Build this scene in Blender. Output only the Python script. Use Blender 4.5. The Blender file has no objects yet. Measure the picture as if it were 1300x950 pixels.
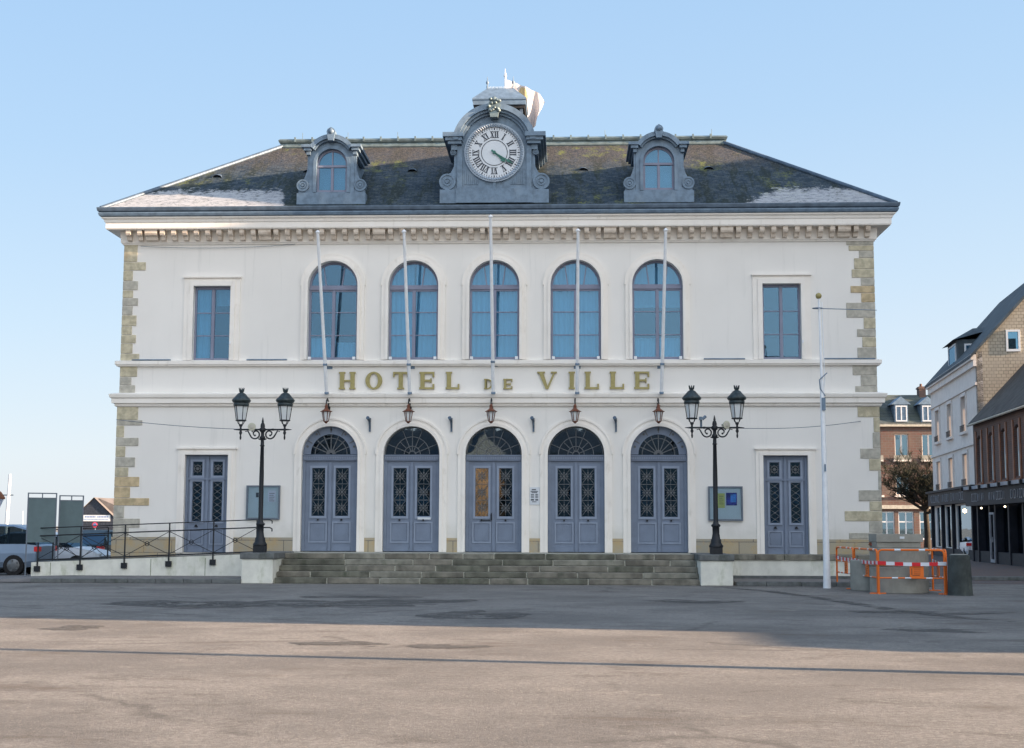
import bpy, math, random
from mathutils import Vector, Matrix, Quaternion
from mathutils.geometry import tessellate_polygon
random.seed(7)
PI = math.pi
sc = bpy.context.scene
COL = sc.collection
R = math.radians

# ------------------------------------------------------------------ materials
MATS = {}
class NT:
    def __init__(s, name):
        s.m = bpy.data.materials.new(name); s.m.use_nodes = True
        s.n = s.m.node_tree.nodes; s.l = s.m.node_tree.links
        s.b = s.n['Principled BSDF']; s.out = s.n['Material Output']
        MATS[name] = s.m
    def new(s, t, **k):
        o = s.n.new(t)
        for a, v in k.items(): setattr(o, a, v)
        return o
    def val(s, sock, v):
        if hasattr(v, 'is_output') or isinstance(v, bpy.types.NodeSocket): s.l.new(v, sock)
        else: sock.default_value = v
    def coord(s, kind='Object'):
        return s.new('ShaderNodeTexCoord').outputs[kind]
    def noise(s, scale, detail=4, rough=.55, vec=None, dist=0):
        o = s.new('ShaderNodeTexNoise'); o.inputs['Scale'].default_value = scale
        o.inputs['Detail'].default_value = detail; o.inputs['Roughness'].default_value = rough
        o.inputs['Distortion'].default_value = dist
        s.l.new(vec if vec else s.coord(), o.inputs['Vector'])
        return o.outputs['Fac']
    def scale(s, vec, v):
        o = s.new('ShaderNodeVectorMath', operation='MULTIPLY')
        s.l.new(vec, o.inputs[0]); o.inputs[1].default_value = v
        return o.outputs[0]
    def math(s, op, a, b=0., c=0., clamp=False):
        o = s.new('ShaderNodeMath', operation=op); o.use_clamp = clamp
        s.val(o.inputs[0], a); s.val(o.inputs[1], b); s.val(o.inputs[2], c)
        return o.outputs[0]
    def ramp(s, f, lo, hi, a=0., b=1.):
        o = s.new('ShaderNodeMapRange'); o.interpolation_type = 'SMOOTHSTEP'
        s.val(o.inputs[0], f)
        for i, v in enumerate((lo, hi, a, b)): o.inputs[i+1].default_value = v
        return o.outputs[0]
    def mix(s, f, a, b, blend='MIX'):
        o = s.new('ShaderNodeMix', data_type='RGBA', blend_type=blend)
        s.val(o.inputs[0], f)
        for i, v in ((6, a), (7, b)):
            s.val(o.inputs[i], v if not isinstance(v, (tuple, list)) or len(v) == 4 else (*v, 1))
        return o.outputs[2]
    def col(s, c):
        s.val(s.b.inputs['Base Color'], c if not isinstance(c, tuple) or len(c) == 4 else (*c, 1))
    def bump(s, h, strength=.3, dist=.01):
        o = s.new('ShaderNodeBump'); o.inputs['Strength'].default_value = strength
        o.inputs['Distance'].default_value = dist
        s.l.new(h, o.inputs['Height']); s.l.new(o.outputs[0], s.b.inputs['Normal'])

def mat(name, c, rough=.7, var=.12, ns=3., metal=0., bump=.0, bs=60, spec=.4, dirt=None, ds=1.2):
    t = NT(name); b = t.b
    b.inputs['Roughness'].default_value = rough; b.inputs['Metallic'].default_value = metal
    b.inputs['Specular IOR Level'].default_value = spec
    f = t.noise(ns, 5)
    lo = tuple(x*(1-var) for x in c); hi = tuple(min(1, x*(1+var)) for x in c)
    cc = t.mix(t.ramp(f, .3, .7), lo, hi)
    if dirt:
        g = t.noise(ds, 8, .65, t.scale(t.coord(), (1, 1, .45)))
        cc = t.mix(t.ramp(g, .52, .75, 0, .75), cc, dirt)
    t.col(cc)
    if bump: t.bump(t.noise(bs, 3), bump, .01)
    return t.m

mat('zinc', (.135, .20, .275), .5, .18, 5, .15, dirt=(.22, .29, .36), ds=2)
mat('zinc_dark', (.09, .13, .18), .5, .2, 4, .3)
mat('ridge_zinc', (.16, .21, .22), .45, .2, 5, .4)
mat('door_paint', (.165, .208, .285), .5, .07, 3, bump=.05)
mat('door_moulding', (.235, .285, .375), .5, .05)
mat('window_paint', (.205, .225, .31), .5, .06)
mat('iron', (.010, .013, .018), .55, .2, 20)
mat('iron_grille', (.10, .11, .12), .5, .2, 20)
mat('lamp_green', (.035, .05, .055), .4, .35, 12, .3)
mat('copper', (.17, .065, .04), .5, .45, 30, .3)
mat('gold', (.33, .285, .115), .5, .1, 12, .1)
mat('pole_white', (.78, .81, .84), .4, .05, 6)
mat('plastic_cream', (.5, .5, .4), .5)
mat('curtain', (.80, .85, .88), .9, .04)
mat('dark_inside', (.02, .022, .025), .9)
mat('stone_yellow', (.50, .455, .33), .9, .2, 6, bump=.5, bs=40, dirt=(.40, .33, .22), ds=4)
mat('stone_grey', (.44, .42, .36), .9, .18, 6, bump=.5, bs=40, dirt=(.32, .32, .28), ds=4)
mat('stone_warm', (.50, .40, .25), .9, .2, 6, bump=.5, bs=40, dirt=(.36, .32, .2), ds=3)
mat('step_stone', (.185, .175, .145), .9, .35, 2.5, bump=.7, bs=30, dirt=(.06, .075, .05), ds=2.2)
mat('step_stone_dark', (.135, .135, .108), .9, .4, 2.5, bump=.7, bs=30, dirt=(.045, .06, .035), ds=2.6)
mat('step_stone_pale', (.22, .215, .18), .9, .3, 3, bump=.7, bs=30, dirt=(.09, .10, .07), ds=2.6)
mat('kerb_stone', (.13, .14, .14), .9, .2, 6, bump=.5, bs=40, dirt=(.06, .07, .055), ds=2.5)
mat('mortar', (.40, .40, .34), .9, .2, 10)
mat('rough_white', (.70, .70, .63), .9, .08, 3, bump=.5, bs=25, dirt=(.33, .36, .23), ds=1.8)
mat('concrete', (.30, .295, .26), .9, .12, 3, bump=.3, bs=50, dirt=(.17, .18, .155), ds=2)
mat('concrete_dark', (.05, .06, .058), .85, .3, 3, bump=.3, bs=40, dirt=(.12, .14, .12), ds=3)
mat('moss_joint', (.13, .16, .08), .95, .4, 9)
mat('orange_paint', (.8, .17, .02), .45, .06)
mat('reflect_white', (.7, .73, .78), .4, .04)
mat('red_tape', (.65, .02, .03), .4, .05)
mat('slate_far', (.055, .075, .09), .8, .3, 2)
mat('slate_brown', (.06, .058, .055), .85, .3, 2)
mat('cream_wall', (.74, .68, .63), .85, .06, 1.5)
mat('cream_dark', (.34, .28, .24), .85, .06, 1.5)
mat('shop_blue', (.012, .016, .026), .6, .2, spec=.2)
mat('shop_trim', (.26, .29, .34), .55, .2)
mat('rust_trim', (.2, .08, .04), .6, .2)
mat('black_timber', (.035, .045, .065), .85, .3, 3)
mat('sign_white', (.62, .66, .7), .5, .04)
mat('sign_blue', (.12, .2, .42), .5, .1)
mat('board_grey', (.10, .15, .165), .6, .08, 3)
mat('board_frame', (.12, .15, .19), .5)
mat('tan_roof', (.14, .13, .13), .85, .15, 1)
mat('tyre', (.012, .012, .014), .8, .2)
mat('rim', (.16, .17, .18), .4, .1, metal=.6)
mat('car_blue', (.20, .27, .37), .3, .02, metal=.3)
mat('car_white', (.66, .7, .76), .3, .02)
mat('car_teal', (.012, .03, .042), .4, .02, spec=.3)
mat('car_black', (.01, .014, .02), .3, .02)
mat('car_steel', (.05, .1, .14), .3, .02, metal=.3)
mat('tail_red', (.7, .03, .03), .3)
mat('bark', (.035, .03, .024), .95, .3, 8)
mat('twig', (.034, .038, .024), .95, .4, 2)
mat('paper_pale', (.55, .68, .75), .6, .03)
mat('paper_blue', (.03, .05, .35), .5, .5, 9)
mat('paper_cyan', (.05, .25, .7), .5, .3, 9)
mat('paper_yellow', (.5, .56, .2), .5, .05)
mat('paper_white', (.66, .72, .84), .5, .05)
mat('print_dark', (.06, .07, .09), .6)
mat('zinc_light', (.33, .41, .5), .45, .1)
mat('dial_white', (.62, .67, .72), .6, .03)
mat('dial_black', (.02, .03, .05), .5)
mat('patina', (.04, .16, .13), .6, .2, 10)
mat('flag_cloth', (.46, .44, .45), .9, .02)
mat('flag_yellow', (.40, .32, .18), .9, .1)
mat('flag_purple', (.2, .12, .4), .9, .1)
t = NT('asphalt_dark'); t.b.inputs['Roughness'].default_value = .95
t.col(t.mix(t.ramp(t.noise(9, 6, .8), .35, .65), (.06, .06, .06), (.13, .127, .12)))
t.val(t.b.inputs['Alpha'], t.math('MULTIPLY', t.ramp(t.noise(1.6, 8, .75, t.scale(t.coord(), (.6, 1.2, 1))), .44, .53), .85)); t.bump(t.noise(60, 4, .8), .8, .02)
mat('lit_stone', (.15, .09, .045), .9, .6, .9, dirt=(.05, .05, .05), ds=.8)
mat('lit_brick', (.38, .17, .08), .9, .1)
mat('road_sign_red', (.75, .08, .15), .5)

def glass(name, tint, refl, trans, rough=.02):
    t = NT(name); t.n.remove(t.b)
    g = t.new('ShaderNodeBsdfGlossy'); g.inputs['Color'].default_value = (*tint, 1); g.inputs['Roughness'].default_value = rough
    w = t.noise(1.3, 2)
    bp = t.new('ShaderNodeBump'); bp.inputs['Strength'].default_value = .12; bp.inputs['Distance'].default_value = .02
    t.l.new(w, bp.inputs['Height']); t.l.new(bp.outputs[0], g.inputs['Normal'])
    r = t.new('ShaderNodeBsdfTransparent'); r.inputs['Color'].default_value = (*trans, 1)
    fr = t.new('ShaderNodeFresnel'); fr.inputs['IOR'].default_value = 1.5
    f = t.math('ADD', fr.outputs[0], refl, clamp=True)
    mx = t.new('ShaderNodeMixShader'); t.l.new(f, mx.inputs[0]); t.l.new(r.outputs[0], mx.inputs[1]); t.l.new(g.outputs[0], mx.inputs[2])
    t.l.new(mx.outputs[0], t.out.inputs['Surface'])
glass('window_glass', (.27, .46, .64), .14, (.52, .72, .82))
glass('dark_glass', (.3, .42, .5), .05, (.4, .5, .55))
glass('door_glass', (.55, .68, .78), .22, (.5, .55, .6))
glass('case_glass', (.8, .9, 1), .0, (.95, .97, .98))
t = NT('lamp_glass'); t.b.inputs['Base Color'].default_value = (.75, .8, .82, 1); t.b.inputs['Roughness'].default_value = .3; t.b.inputs['Transmission Weight'].default_value = .0; t.b.inputs['Alpha'].default_value = .8
glass('car_glass', (.10, .15, .19), .02, (.2, .25, .28))

def lampmat(name, c, s):
    t = NT(name); t.b.inputs['Emission Color'].default_value = (*c, 1); t.b.inputs['Emission Strength'].default_value = s
lampmat('bulb', (1, .62, .25), 6)
lampmat('bulb_dim', (1, .8, .55), 1.2)

# rendered wall: fine roughcast, faint vertical wash marks, grime near ledges
t = NT('render_wall'); t.b.inputs['Roughness'].default_value = .9
c = t.coord()
base = t.mix(t.ramp(t.noise(.35, 6), .3, .7), (.77, .75, .71), (.82, .80, .76))
streak = t.noise(1.0, 6, .6, t.scale(c, (5, 5, .35)))
base = t.mix(t.ramp(streak, .56, .74, 0, .22), base, (.5, .5, .47))
sp = t.new('ShaderNodeSeparateXYZ'); t.l.new(c, sp.inputs[0])
low = t.ramp(t.math('ADD', sp.outputs[2], t.math('MULTIPLY', t.noise(2.5, 5), 1.1)), 1.55, 2.5, .5, 0)
base = t.mix(low, base, (.5, .49, .43))
t.col(base); t.bump(t.noise(90, 3), .25, .01)
# trim
t = NT('trim'); t.b.inputs['Roughness'].default_value = .85
base = t.mix(t.ramp(t.noise(1.2, 6), .3, .7), (.82, .78, .72), (.87, .835, .78))
base = t.mix(t.ramp(t.noise(1.5, 7, .65, t.scale(t.coord(), (3, 3, 1))), .55, .72, 0, .3), base, (.5, .46, .38))
t.col(base); t.bump(t.noise(70, 3), .2, .01)
t = NT('modillion_stone'); t.b.inputs['Roughness'].default_value = .85
t.col(t.mix(t.ramp(t.noise(3, 7, .65), .45, .75), (.66, .58, .49), (.34, .26, .19)))
# plinth sandstone
t = NT('plinth_stone'); t.b.inputs['Roughness'].default_value = .95
c = t.coord()
br = t.new('ShaderNodeTexBrick'); br.inputs['Scale'].default_value = 1; br.inputs['Brick Width'].default_value = .9; br.inputs['Row Height'].default_value = .4
br.inputs['Mortar Size'].default_value = .012; br.inputs['Color1'].default_value = (.44, .37, .25, 1); br.inputs['Color2'].default_value = (.36, .34, .28, 1); br.inputs['Mortar'].default_value = (.16, .15, .13, 1)
sp = t.new('ShaderNodeSeparateXYZ'); t.l.new(c, sp.inputs[0]); cb = t.new('ShaderNodeCombineXYZ')
t.l.new(t.math('ADD', sp.outputs[0], sp.outputs[1]), cb.inputs[0]); t.l.new(sp.outputs[2], cb.inputs[1]); t.l.new(cb.outputs[0], br.inputs['Vector'])
t.col(t.mix(t.ramp(t.noise(3, 8, .7), .45, .7, 0, .8), br.outputs[0], (.48, .35, .18))); t.bump(t.noise(30, 4), .6, .02)

# slate roof
t = NT('slate_roof'); c = t.coord(); sp = t.new('ShaderNodeSeparateXYZ'); t.l.new(c, sp.inputs[0])
X, Y, Z = sp.outputs[0], sp.outputs[1], sp.outputs[2]
cb = t.new('ShaderNodeCombineXYZ'); t.l.new(t.math('ADD', X, t.math('MULTIPLY', Y, .06)), cb.inputs[0]); t.l.new(t.math('MULTIPLY', Z, 1.84), cb.inputs[1])
br = t.new('ShaderNodeTexBrick'); br.inputs['Scale'].default_value = 1; br.inputs['Brick Width'].default_value = .22; br.inputs['Row Height'].default_value = .13
br.inputs['Mortar Size'].default_value = .008; br.inputs['Mortar Smooth'].default_value = .3; br.inputs['Bias'].default_value = -.1
br.inputs['Color1'].default_value = (.018, .034, .052, 1); br.inputs['Color2'].default_value = (.056, .078, .100, 1); br.inputs['Mortar'].default_value = (.012, .016, .02, 1)
t.l.new(cb.outputs[0], br.inputs['Vector'])
n2 = t.noise(2.2, 8, .7); n3 = t.noise(9, 4, .6)
nv = t.noise(1.0, 7, .7, t.scale(c, (2.2, .5, .5)))
base = t.mix(t.ramp(nv, .47, .58, 0, .85), br.outputs[0], (.016, .024, .020))
base = t.mix(t.ramp(n3, .5, .68, 0, .5), base, (.10, .12, .12))
upper = t.ramp(t.math('ADD', Z, t.math('MULTIPLY', t.math('SUBTRACT', n2, .5), 1.6)), 13.4, 14.8, 0, .75)
base = t.mix(t.math('MULTIPLY', upper, t.ramp(n3, .3, .6, .5, 1)), base, t.mix(t.ramp(t.noise(18, 4, .7), .4, .6), (.038, .036, .038), (.115, .102, .096)))
moss = t.math('MULTIPLY', t.ramp(n2, .50, .60), t.ramp(t.noise(14, 5, .7), .42, .55))
mossx = t.ramp(t.noise(.45, 4), .48, .62, .08, 1)
base = t.mix(t.math('MULTIPLY', t.math('MULTIPLY', moss, mossx), .9), base, (.13, .15, .05))
ax = t.math('ABSOLUTE', X)
wob = t.math('ADD', t.math('MULTIPLY', t.math('SUBTRACT', n2, .5), 2.2), t.math('MULTIPLY', t.math('SUBTRACT', n3, .5), 1.0))
# frost patches left over near the eaves
limL = t.ramp(t.math('MULTIPLY', X, -1), 6.3, 7.3, 11.7, 13.25)
limR = t.ramp(X, 6.9, 9.6, 12.0, 13.15)
lim = t.math('MAXIMUM', t.math('MAXIMUM', limL, limR), 12.02)
fz = t.math('ADD', t.math('SUBTRACT', lim, Z), t.math('MULTIPLY', wob, .5))
frost = t.ramp(fz, -.1, .7)
frost = t.ramp(t.math('SUBTRACT', t.math('MULTIPLY', frost, .66), t.noise(9, 7, .85, t.scale(c, (.5, 1, 1.8)))), -.02, .2)
rowl = t.math('FRACT', t.math('MULTIPLY', t.math('MULTIPLY', Z, 1.84), 1/.13))
frost = t.math('MULTIPLY', frost, t.ramp(rowl, .0, .45, .35, 1))
base = t.mix(t.math('MULTIPLY', frost, .85), base, (.50, .52, .55))
t.col(base); t.b.inputs['Roughness'].default_value = .7; t.b.inputs['Specular IOR Level'].default_value = .18
t.bump(t.math('ADD', br.outputs['Fac'], t.math('MULTIPLY', n3, .4)), .5, .01)

# asphalt square
t = NT('asphalt'); t.b.inputs['Roughness'].default_value = .95; c = t.coord()
a = t.noise(.28, 8, .7); b = t.noise(.07, 4); g = t.noise(14, 6, .8); f = t.noise(60, 4, .8)
st = t.noise(1.0, 9, .72, t.scale(c, (.25, .55, 1)))
st2 = t.noise(1.6, 9, .8, t.scale(c, (.35, .5, 1)))
col = t.mix(t.ramp(a, .38, .62), (.135, .134, .131), (.27, .262, .246))
col = t.mix(t.ramp(b, .4, .65, 0, .5), col, (.20, .195, .185))
col = t.mix(t.ramp(st, .52, .62, 0, .55), col, (.115, .112, .108))
col = t.mix(t.ramp(st2, .54, .60, 0, .75), col, (.10, .095, .088))
col = t.mix(t.ramp(st2, .36, .43, .75, 0), col, (.33, .315, .285))
col = t.mix(t.ramp(g, .42, .62, .55, 0), col, (.09, .086, .08))
col = t.mix(t.ramp(f, .52, .64, 0, .55), col, (.38, .35, .31))
vo = t.new('ShaderNodeTexVoronoi'); vo.inputs['Scale'].default_value = 16; t.l.new(c, vo.inputs['Vector'])
col = t.mix(t.math('MULTIPLY', t.ramp(vo.outputs['Distance'], .08, .22, 1, 0), t.ramp(st, .3, .6, 1, .2)), col, (.42, .38, .33))
stn = t.noise(.55, 9, .78, t.scale(c, (.45, 1.0, 1)))
col = t.mix(t.ramp(stn, .56, .66, 0, .7), col, (.115, .095, .078))
bigc = t.new('ShaderNodeTexVoronoi'); bigc.feature = 'DISTANCE_TO_EDGE'; bigc.inputs['Scale'].default_value = .16
wv = t.new('ShaderNodeVectorMath', operation='ADD'); t.l.new(c, wv.inputs[0])
nz = t.new('ShaderNodeTexNoise'); nz.inputs['Scale'].default_value = .9; nz.inputs['Detail'].default_value = 9; nz.inputs['Roughness'].default_value = .7; t.l.new(c, nz.inputs['Vector']); t.l.new(nz.outputs['Color'], wv.inputs[1]); t.l.new(wv.outputs[0], bigc.inputs['Vector'])
seam = t.math('MULTIPLY', t.ramp(bigc.outputs['Distance'], .0, .02, .55, 0), t.ramp(t.noise(.35, 5, .7), .5, .58))
col = t.mix(seam, col, (.06, .057, .052))
t.col(col); t.bump(t.math('ADD', t.math('MULTIPLY', f, .8), g), .9, .025)
# paving
t = NT('pavement_slabs'); t.b.inputs['Roughness'].default_value = .9
t.col(t.mix(t.ramp(t.noise(2.5, 7, .7), .3, .7), (.12, .115, .112), (.19, .18, .175))); t.bump(t.noise(50, 3), .4, .01)
def brickmat(name, c1, c2, mo, w, h, ax=0, ms=.012, dirt=(.1, .06, .05)):
    t = NT(name); t.b.inputs['Roughness'].default_value = .9
    br = t.new('ShaderNodeTexBrick'); br.inputs['Scale'].default_value = 1; br.inputs['Brick Width'].default_value = w; br.inputs['Row Height'].default_value = h
    br.inputs['Mortar Size'].default_value = ms
    for k, v in (('Color1', c1), ('Color2', c2), ('Mortar', mo)): br.inputs[k].default_value = (*v, 1)
    sp = t.new('ShaderNodeSeparateXYZ'); t.l.new(t.coord(), sp.inputs[0]); cb = t.new('ShaderNodeCombineXYZ')
    if ax == 2: t.l.new(sp.outputs[0], cb.inputs[0]); t.l.new(sp.outputs[1], cb.inputs[1])
    else: t.l.new(t.math('ADD', sp.outputs[0], sp.outputs[1]), cb.inputs[0]); t.l.new(sp.outputs[2], cb.inputs[1])
    t.l.new(cb.outputs[0], br.inputs['Vector'])
    t.col(t.mix(t.ramp(t.noise(.8, 8, .7), .42, .7, 0, .6), br.outputs[0], dirt)); t.bump(br.outputs['Fac'], -.4, .01)
brickmat('cobbles', (.15, .1, .085), (.11, .1, .1), (.05, .05, .05), .35, .22, 2, .03)
brickmat('red_brick', (.14, .066, .055), (.105, .075, .065), (.13, .115, .105), .5, .2, 0, .02, (.17, .14, .11))
brickmat('brown_brick', (.125, .065, .052), (.09, .055, .048), (.11, .09, .08), .3, .1, 0, .015, (.16, .10, .08))
brickmat('shingle', (.40, .36, .29), (.33, .295, .24), (.16, .145, .12), .24, .17, 0, .014, (.34, .31, .26))
brickmat('back_slate', (.05, .07, .08), (.075, .095, .1), (.03, .04, .05), .4, .25, 0, .02, (.08, .1, .07))

# ------------------------------------------------------------------ mesh builder
class MB:
    def __init__(s): s.v = []; s.f = []; s.m = []; s.s = []; s.M = None
    def add(s, vs, fs, m=0, sm=False):
        o = len(s.v)
        s.v += [tuple(s.M @ Vector(p)) for p in vs] if s.M else [tuple(p) for p in vs]
        for f in fs: s.f.append([i+o for i in f]); s.m.append(m); s.s.append(sm)
        return s
    def box(s, x0, x1, y0, y1, z0, z1, m=0):
        return s.add([(x0,y0,z0),(x1,y0,z0),(x1,y1,z0),(x0,y1,z0),(x0,y0,z1),(x1,y0,z1),(x1,y1,z1),(x0,y1,z1)],
            [(0,3,2,1),(4,5,6,7),(0,1,5,4),(1,2,6,5),(2,3,7,6),(3,0,4,7)], m)
    def cbox(s, x, y, z, w, d, h, m=0): return s.box(x-w/2, x+w/2, y-d/2, y+d/2, z, z+h, m)
    def plate(s, loops, y0, y1, m=0, back=True, sm=False):
        "2D (x,z) outline with holes, front face at y0 and thickness to y1"
        flat = [p for l in loops for p in l]
        tr = tessellate_polygon([[Vector((p[0], p[1], 0)) for p in l] for l in loops])
        n = len(flat); vs = [(p[0], y0, p[1]) for p in flat] + [(p[0], y1, p[1]) for p in flat]; fs = []
        for a, b, c in tr:
            A, B, C_ = flat[a], flat[b], flat[c]
            ar = (B[0]-A[0])*(C_[1]-A[1])-(C_[0]-A[0])*(B[1]-A[1])
            q = (a, b, c) if ar > 0 else (a, c, b)
            fs.append(q)
            if back: fs.append(tuple(i+n for i in reversed(q)))
        s.add(vs, fs, m)
        o = 0; vs2 = []; fs2 = []
        for k, l in enumerate(loops):
            ar = sum(l[i][0]*l[(i+1) % len(l)][1]-l[(i+1) % len(l)][0]*l[i][1] for i in range(len(l)))
            L = l if (ar > 0) == (k == 0) else l[::-1]
            b0 = len(vs2); N = len(L)
            for p in L: vs2 += [(p[0], y0, p[1]), (p[0], y1, p[1])]
            for i in range(N):
                j = (i+1) % N; fs2.append((b0+2*i, b0+2*i+1, b0+2*j+1, b0+2*j))
        return s.add(vs2, fs2, m, sm)
    def tube(s, pts, r, n=8, m=0, cap=True):
        pts = [Vector(p) for p in pts]; N = len(pts); rs = r if isinstance(r, (list, tuple)) else [r]*N
        vs = []; up = Vector((0, 0, 1)); prev = None
        for i, p in enumerate(pts):
            d = (pts[min(i+1, N-1)]-pts[max(i-1, 0)]).normalized()
            a = d.cross(Vector((0, 1, 0)) if abs(d.z) > .9 else up) if prev is None else prev-d*prev.dot(d)
            if a.length < 1e-6: a = d.orthogonal()
            a.normalize(); prev = a; b = d.cross(a)
            for k in range(n):
                t_ = 2*PI*k/n; vs.append(p+(a*math.cos(t_)+b*math.sin(t_))*rs[i])
        fs = []
        for i in range(N-1):
            for k in range(n):
                k2 = (k+1) % n; fs.append((i*n+k, i*n+k2, (i+1)*n+k2, (i+1)*n+k))
        s.add(vs, fs, m, n > 5)
        if cap: s.add(vs[:n], [tuple(reversed(range(n)))], m); s.add(vs[-n:], [tuple(range(n))], m)
        return s
    def lathe(s, prof, cx=0, cy=0, z0=0, n=16, m=0, sm=True, rot=0):
        vs = []; fs = []
        for r, z in prof:
            for k in range(n):
                a = 2*PI*k/n+rot; vs.append((cx+r*math.cos(a), cy+r*math.sin(a), z0+z))
        for i in range(len(prof)-1):
            for k in range(n):
                k2 = (k+1) % n; fs.append((i*n+k, i*n+k2, (i+1)*n+k2, (i+1)*n+k))
        s.add(vs, fs, m, sm)
        L = len(prof)
        s.add(vs[:n], [tuple(reversed(range(n)))], m); s.add(vs[-n:], [tuple(range(n))], m)
        return s
    def ring(s, prof, x0, x1, y0, y1, m=0):
        "closed profile [(out, z)] swept round a rectangle with mitred corners"
        vs = []; fs = []; P = len(prof)
        for o, z in prof: vs += [(x0-o, y0-o, z), (x1+o, y0-o, z), (x1+o, y1+o, z), (x0-o, y1+o, z)]
        for i in range(P):
            j = (i+1) % P
            for k in range(4):
                k2 = (k+1) % 4; fs.append((i*4+k, i*4+k2, j*4+k2, j*4+k))
        return s.add(vs, fs, m)
    def bar(s, a, b, w, y0, y1, m=0):
        "flat bar in the XZ plane"
        a, b = Vector(a), Vector(b); d = (b-a).normalized(); n = Vector((-d.y, d.x))*w/2
        return s.plate([[tuple(a-n), tuple(b-n), tuple(b+n), tuple(a+n)]], y0, y1, m)
    def arc(s, cx, cz, ro, ri, a0, a1, y0, y1, m=0, n=24, sm=False):
        o = [(cx+ro*math.cos(a0+(a1-a0)*i/n), cz+ro*math.sin(a0+(a1-a0)*i/n)) for i in range(n+1)]
        q = [(cx+ri*math.cos(a0+(a1-a0)*i/n), cz+ri*math.sin(a0+(a1-a0)*i/n)) for i in range(n+1)]
        vs = []; fs = []
        for i in range(n+1): vs += [(o[i][0], y0, o[i][1]), (q[i][0], y0, q[i][1]), (q[i][0], y1, q[i][1]), (o[i][0], y1, o[i][1])]
        for i in range(n):
            for k in range(4):
                k2 = (k+1) % 4; fs.append((i*4+k, i*4+k2, i*4+4+k2, i*4+4+k))
        s.add(vs, fs, m)
        if abs(abs(a1-a0)-2*PI) > .01: s.add(vs[:4], [(0, 1, 2, 3)], m); s.add(vs[-4:], [(3, 2, 1, 0)], m)
        return s
    def build(s, name, mats, parent=None, loc=None, bevel=0):
        me = bpy.data.meshes.new(name); me.from_pydata(s.v, [], s.f)
        if isinstance(mats, str): mats = [mats]
        for q in mats: me.materials.append(MATS[q])
        me.polygons.foreach_set('material_index', s.m); me.polygons.foreach_set('use_smooth', s.s)
        me.validate(); me.update()
        import bmesh
        bm = bmesh.new(); bm.from_mesh(me); bmesh.ops.recalc_face_normals(bm, faces=bm.faces); bm.to_mesh(me); bm.free()
        o = bpy.data.objects.new(name, me); COL.objects.link(o)
        if parent: o.parent = parent
        if loc: o.location = loc
        if bevel:
            b = o.modifiers.new('Bevel', 'BEVEL'); b.width = bevel; b.segments = 2; b.limit_method = 'ANGLE'
        return o

def tag(o, label=None, cat=None, group=None, kind=None):
    if label: o['label'] = label
    if cat: o['category'] = cat
    if group: o['group'] = group
    if kind: o['kind'] = kind
    return o
def thing(name, label, cat, loc=(0, 0, 0), rz=0, group=None):
    o = bpy.data.objects.new(name, None); COL.objects.link(o); o.empty_display_size = .2
    o.location = loc; o.rotation_euler = (0, 0, rz); return tag(o, label, cat, group)
def copy_tree(o, parent=None):
    c = o.copy(); COL.objects.link(c); c.parent = parent
    for ch in [x for x in list(bpy.data.objects) if x.parent == o]: copy_tree(ch, c)
    return c
def dup(o, loc, label, rz=None):
    c = copy_tree(o); c.location = loc; c['label'] = label
    if rz is not None: c.rotation_euler = (0, 0, rz)
    return c
def archpoly(cx, hw, z0, zc, n=24, r=None):
    r = r or hw
    return [(cx-hw, z0), (cx+hw, z0)]+[(cx+r*math.cos(PI*i/n), zc+r*math.sin(PI*i/n)) for i in range(n+1)]
def rect(x0, x1, z0, z1): return [(x0, z0), (x1, z0), (x1, z1), (x0, z1)]
def circ(cx, cz, r, n=32, a0=0): return [(cx+r*math.cos(a0+2*PI*i/n), cz+r*math.sin(a0+2*PI*i/n)) for i in range(n)]

# ------------------------------------------------------------------ ground
def gridsheet(x0, x1, y0, y1, z, nx=1, ny=1):
    m = MB(); m.add([(x0, y0, z), (x1, y0, z), (x1, y1, z), (x0, y1, z)], [(0, 1, 2, 3)]); return m
tag(gridsheet(-1500, 1500, -400, 2500, 0).build('ground', 'asphalt'), kind='structure')
tag(gridsheet(13.2, 40, -2, 60, .004).build('cobbled_street', 'cobbles'), kind='structure')

def blob(cx, cy, rx, ry, seed, n=72, jag=.25):
    rx *= 1.25; ry *= 1.3; rnd = random.Random(seed); ph = [(rnd.uniform(0, 6.28), rnd.uniform(.3, 1)) for _ in range(14)]
    pts = []
    for i in range(n):
        a = 2*PI*i/n; k = 1+jag*sum(w*math.sin((j+2)*a+p)/(j+1.5) for j, (p, w) in enumerate(ph))
        pts.append((cx+rx*k*math.cos(a), cy+ry*k*math.sin(a)))
    return pts
def groundpoly(pts, z, name, m, kind='structure'):
    mb = MB(); tr = tessellate_polygon([[Vector((*p, 0)) for p in pts]])
    mb.add([(*p, z) for p in pts], tr); o = mb.build(name, m); tag(o, kind=kind)
    for p in o.data.polygons:
        if p.normal.z < 0: p.flip()
    return o
# darker repairs in the asphalt
patches = [(-4.6, -14.6, 1.6, 1.3, 1), (-1.6, -13.9, 1.3, 1.2, 2), (-2.6, -11.4, 1.0, .5, 3), (.6, -17.8, .75, 1.0, 4), (8.3, -21, .6, .3, 5), (-5.6, -21.6, .4, .35, 6), (-.8, -24.3, .5, .35, 7), (.7, -24.6, .35, .3, 8), (5.2, -12.6, .8, .5, 9), (-6, -14.4, 1.3, .7, 10), (9.4, -16.2, 1.1, .35, 12)]
for cx, cy, rx, ry, sd in patches: groundpoly(blob(cx, cy, rx, ry, sd, jag=.45), .004+.0005*(sd % 5), 'asphalt_patch', 'asphalt_dark')
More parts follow.
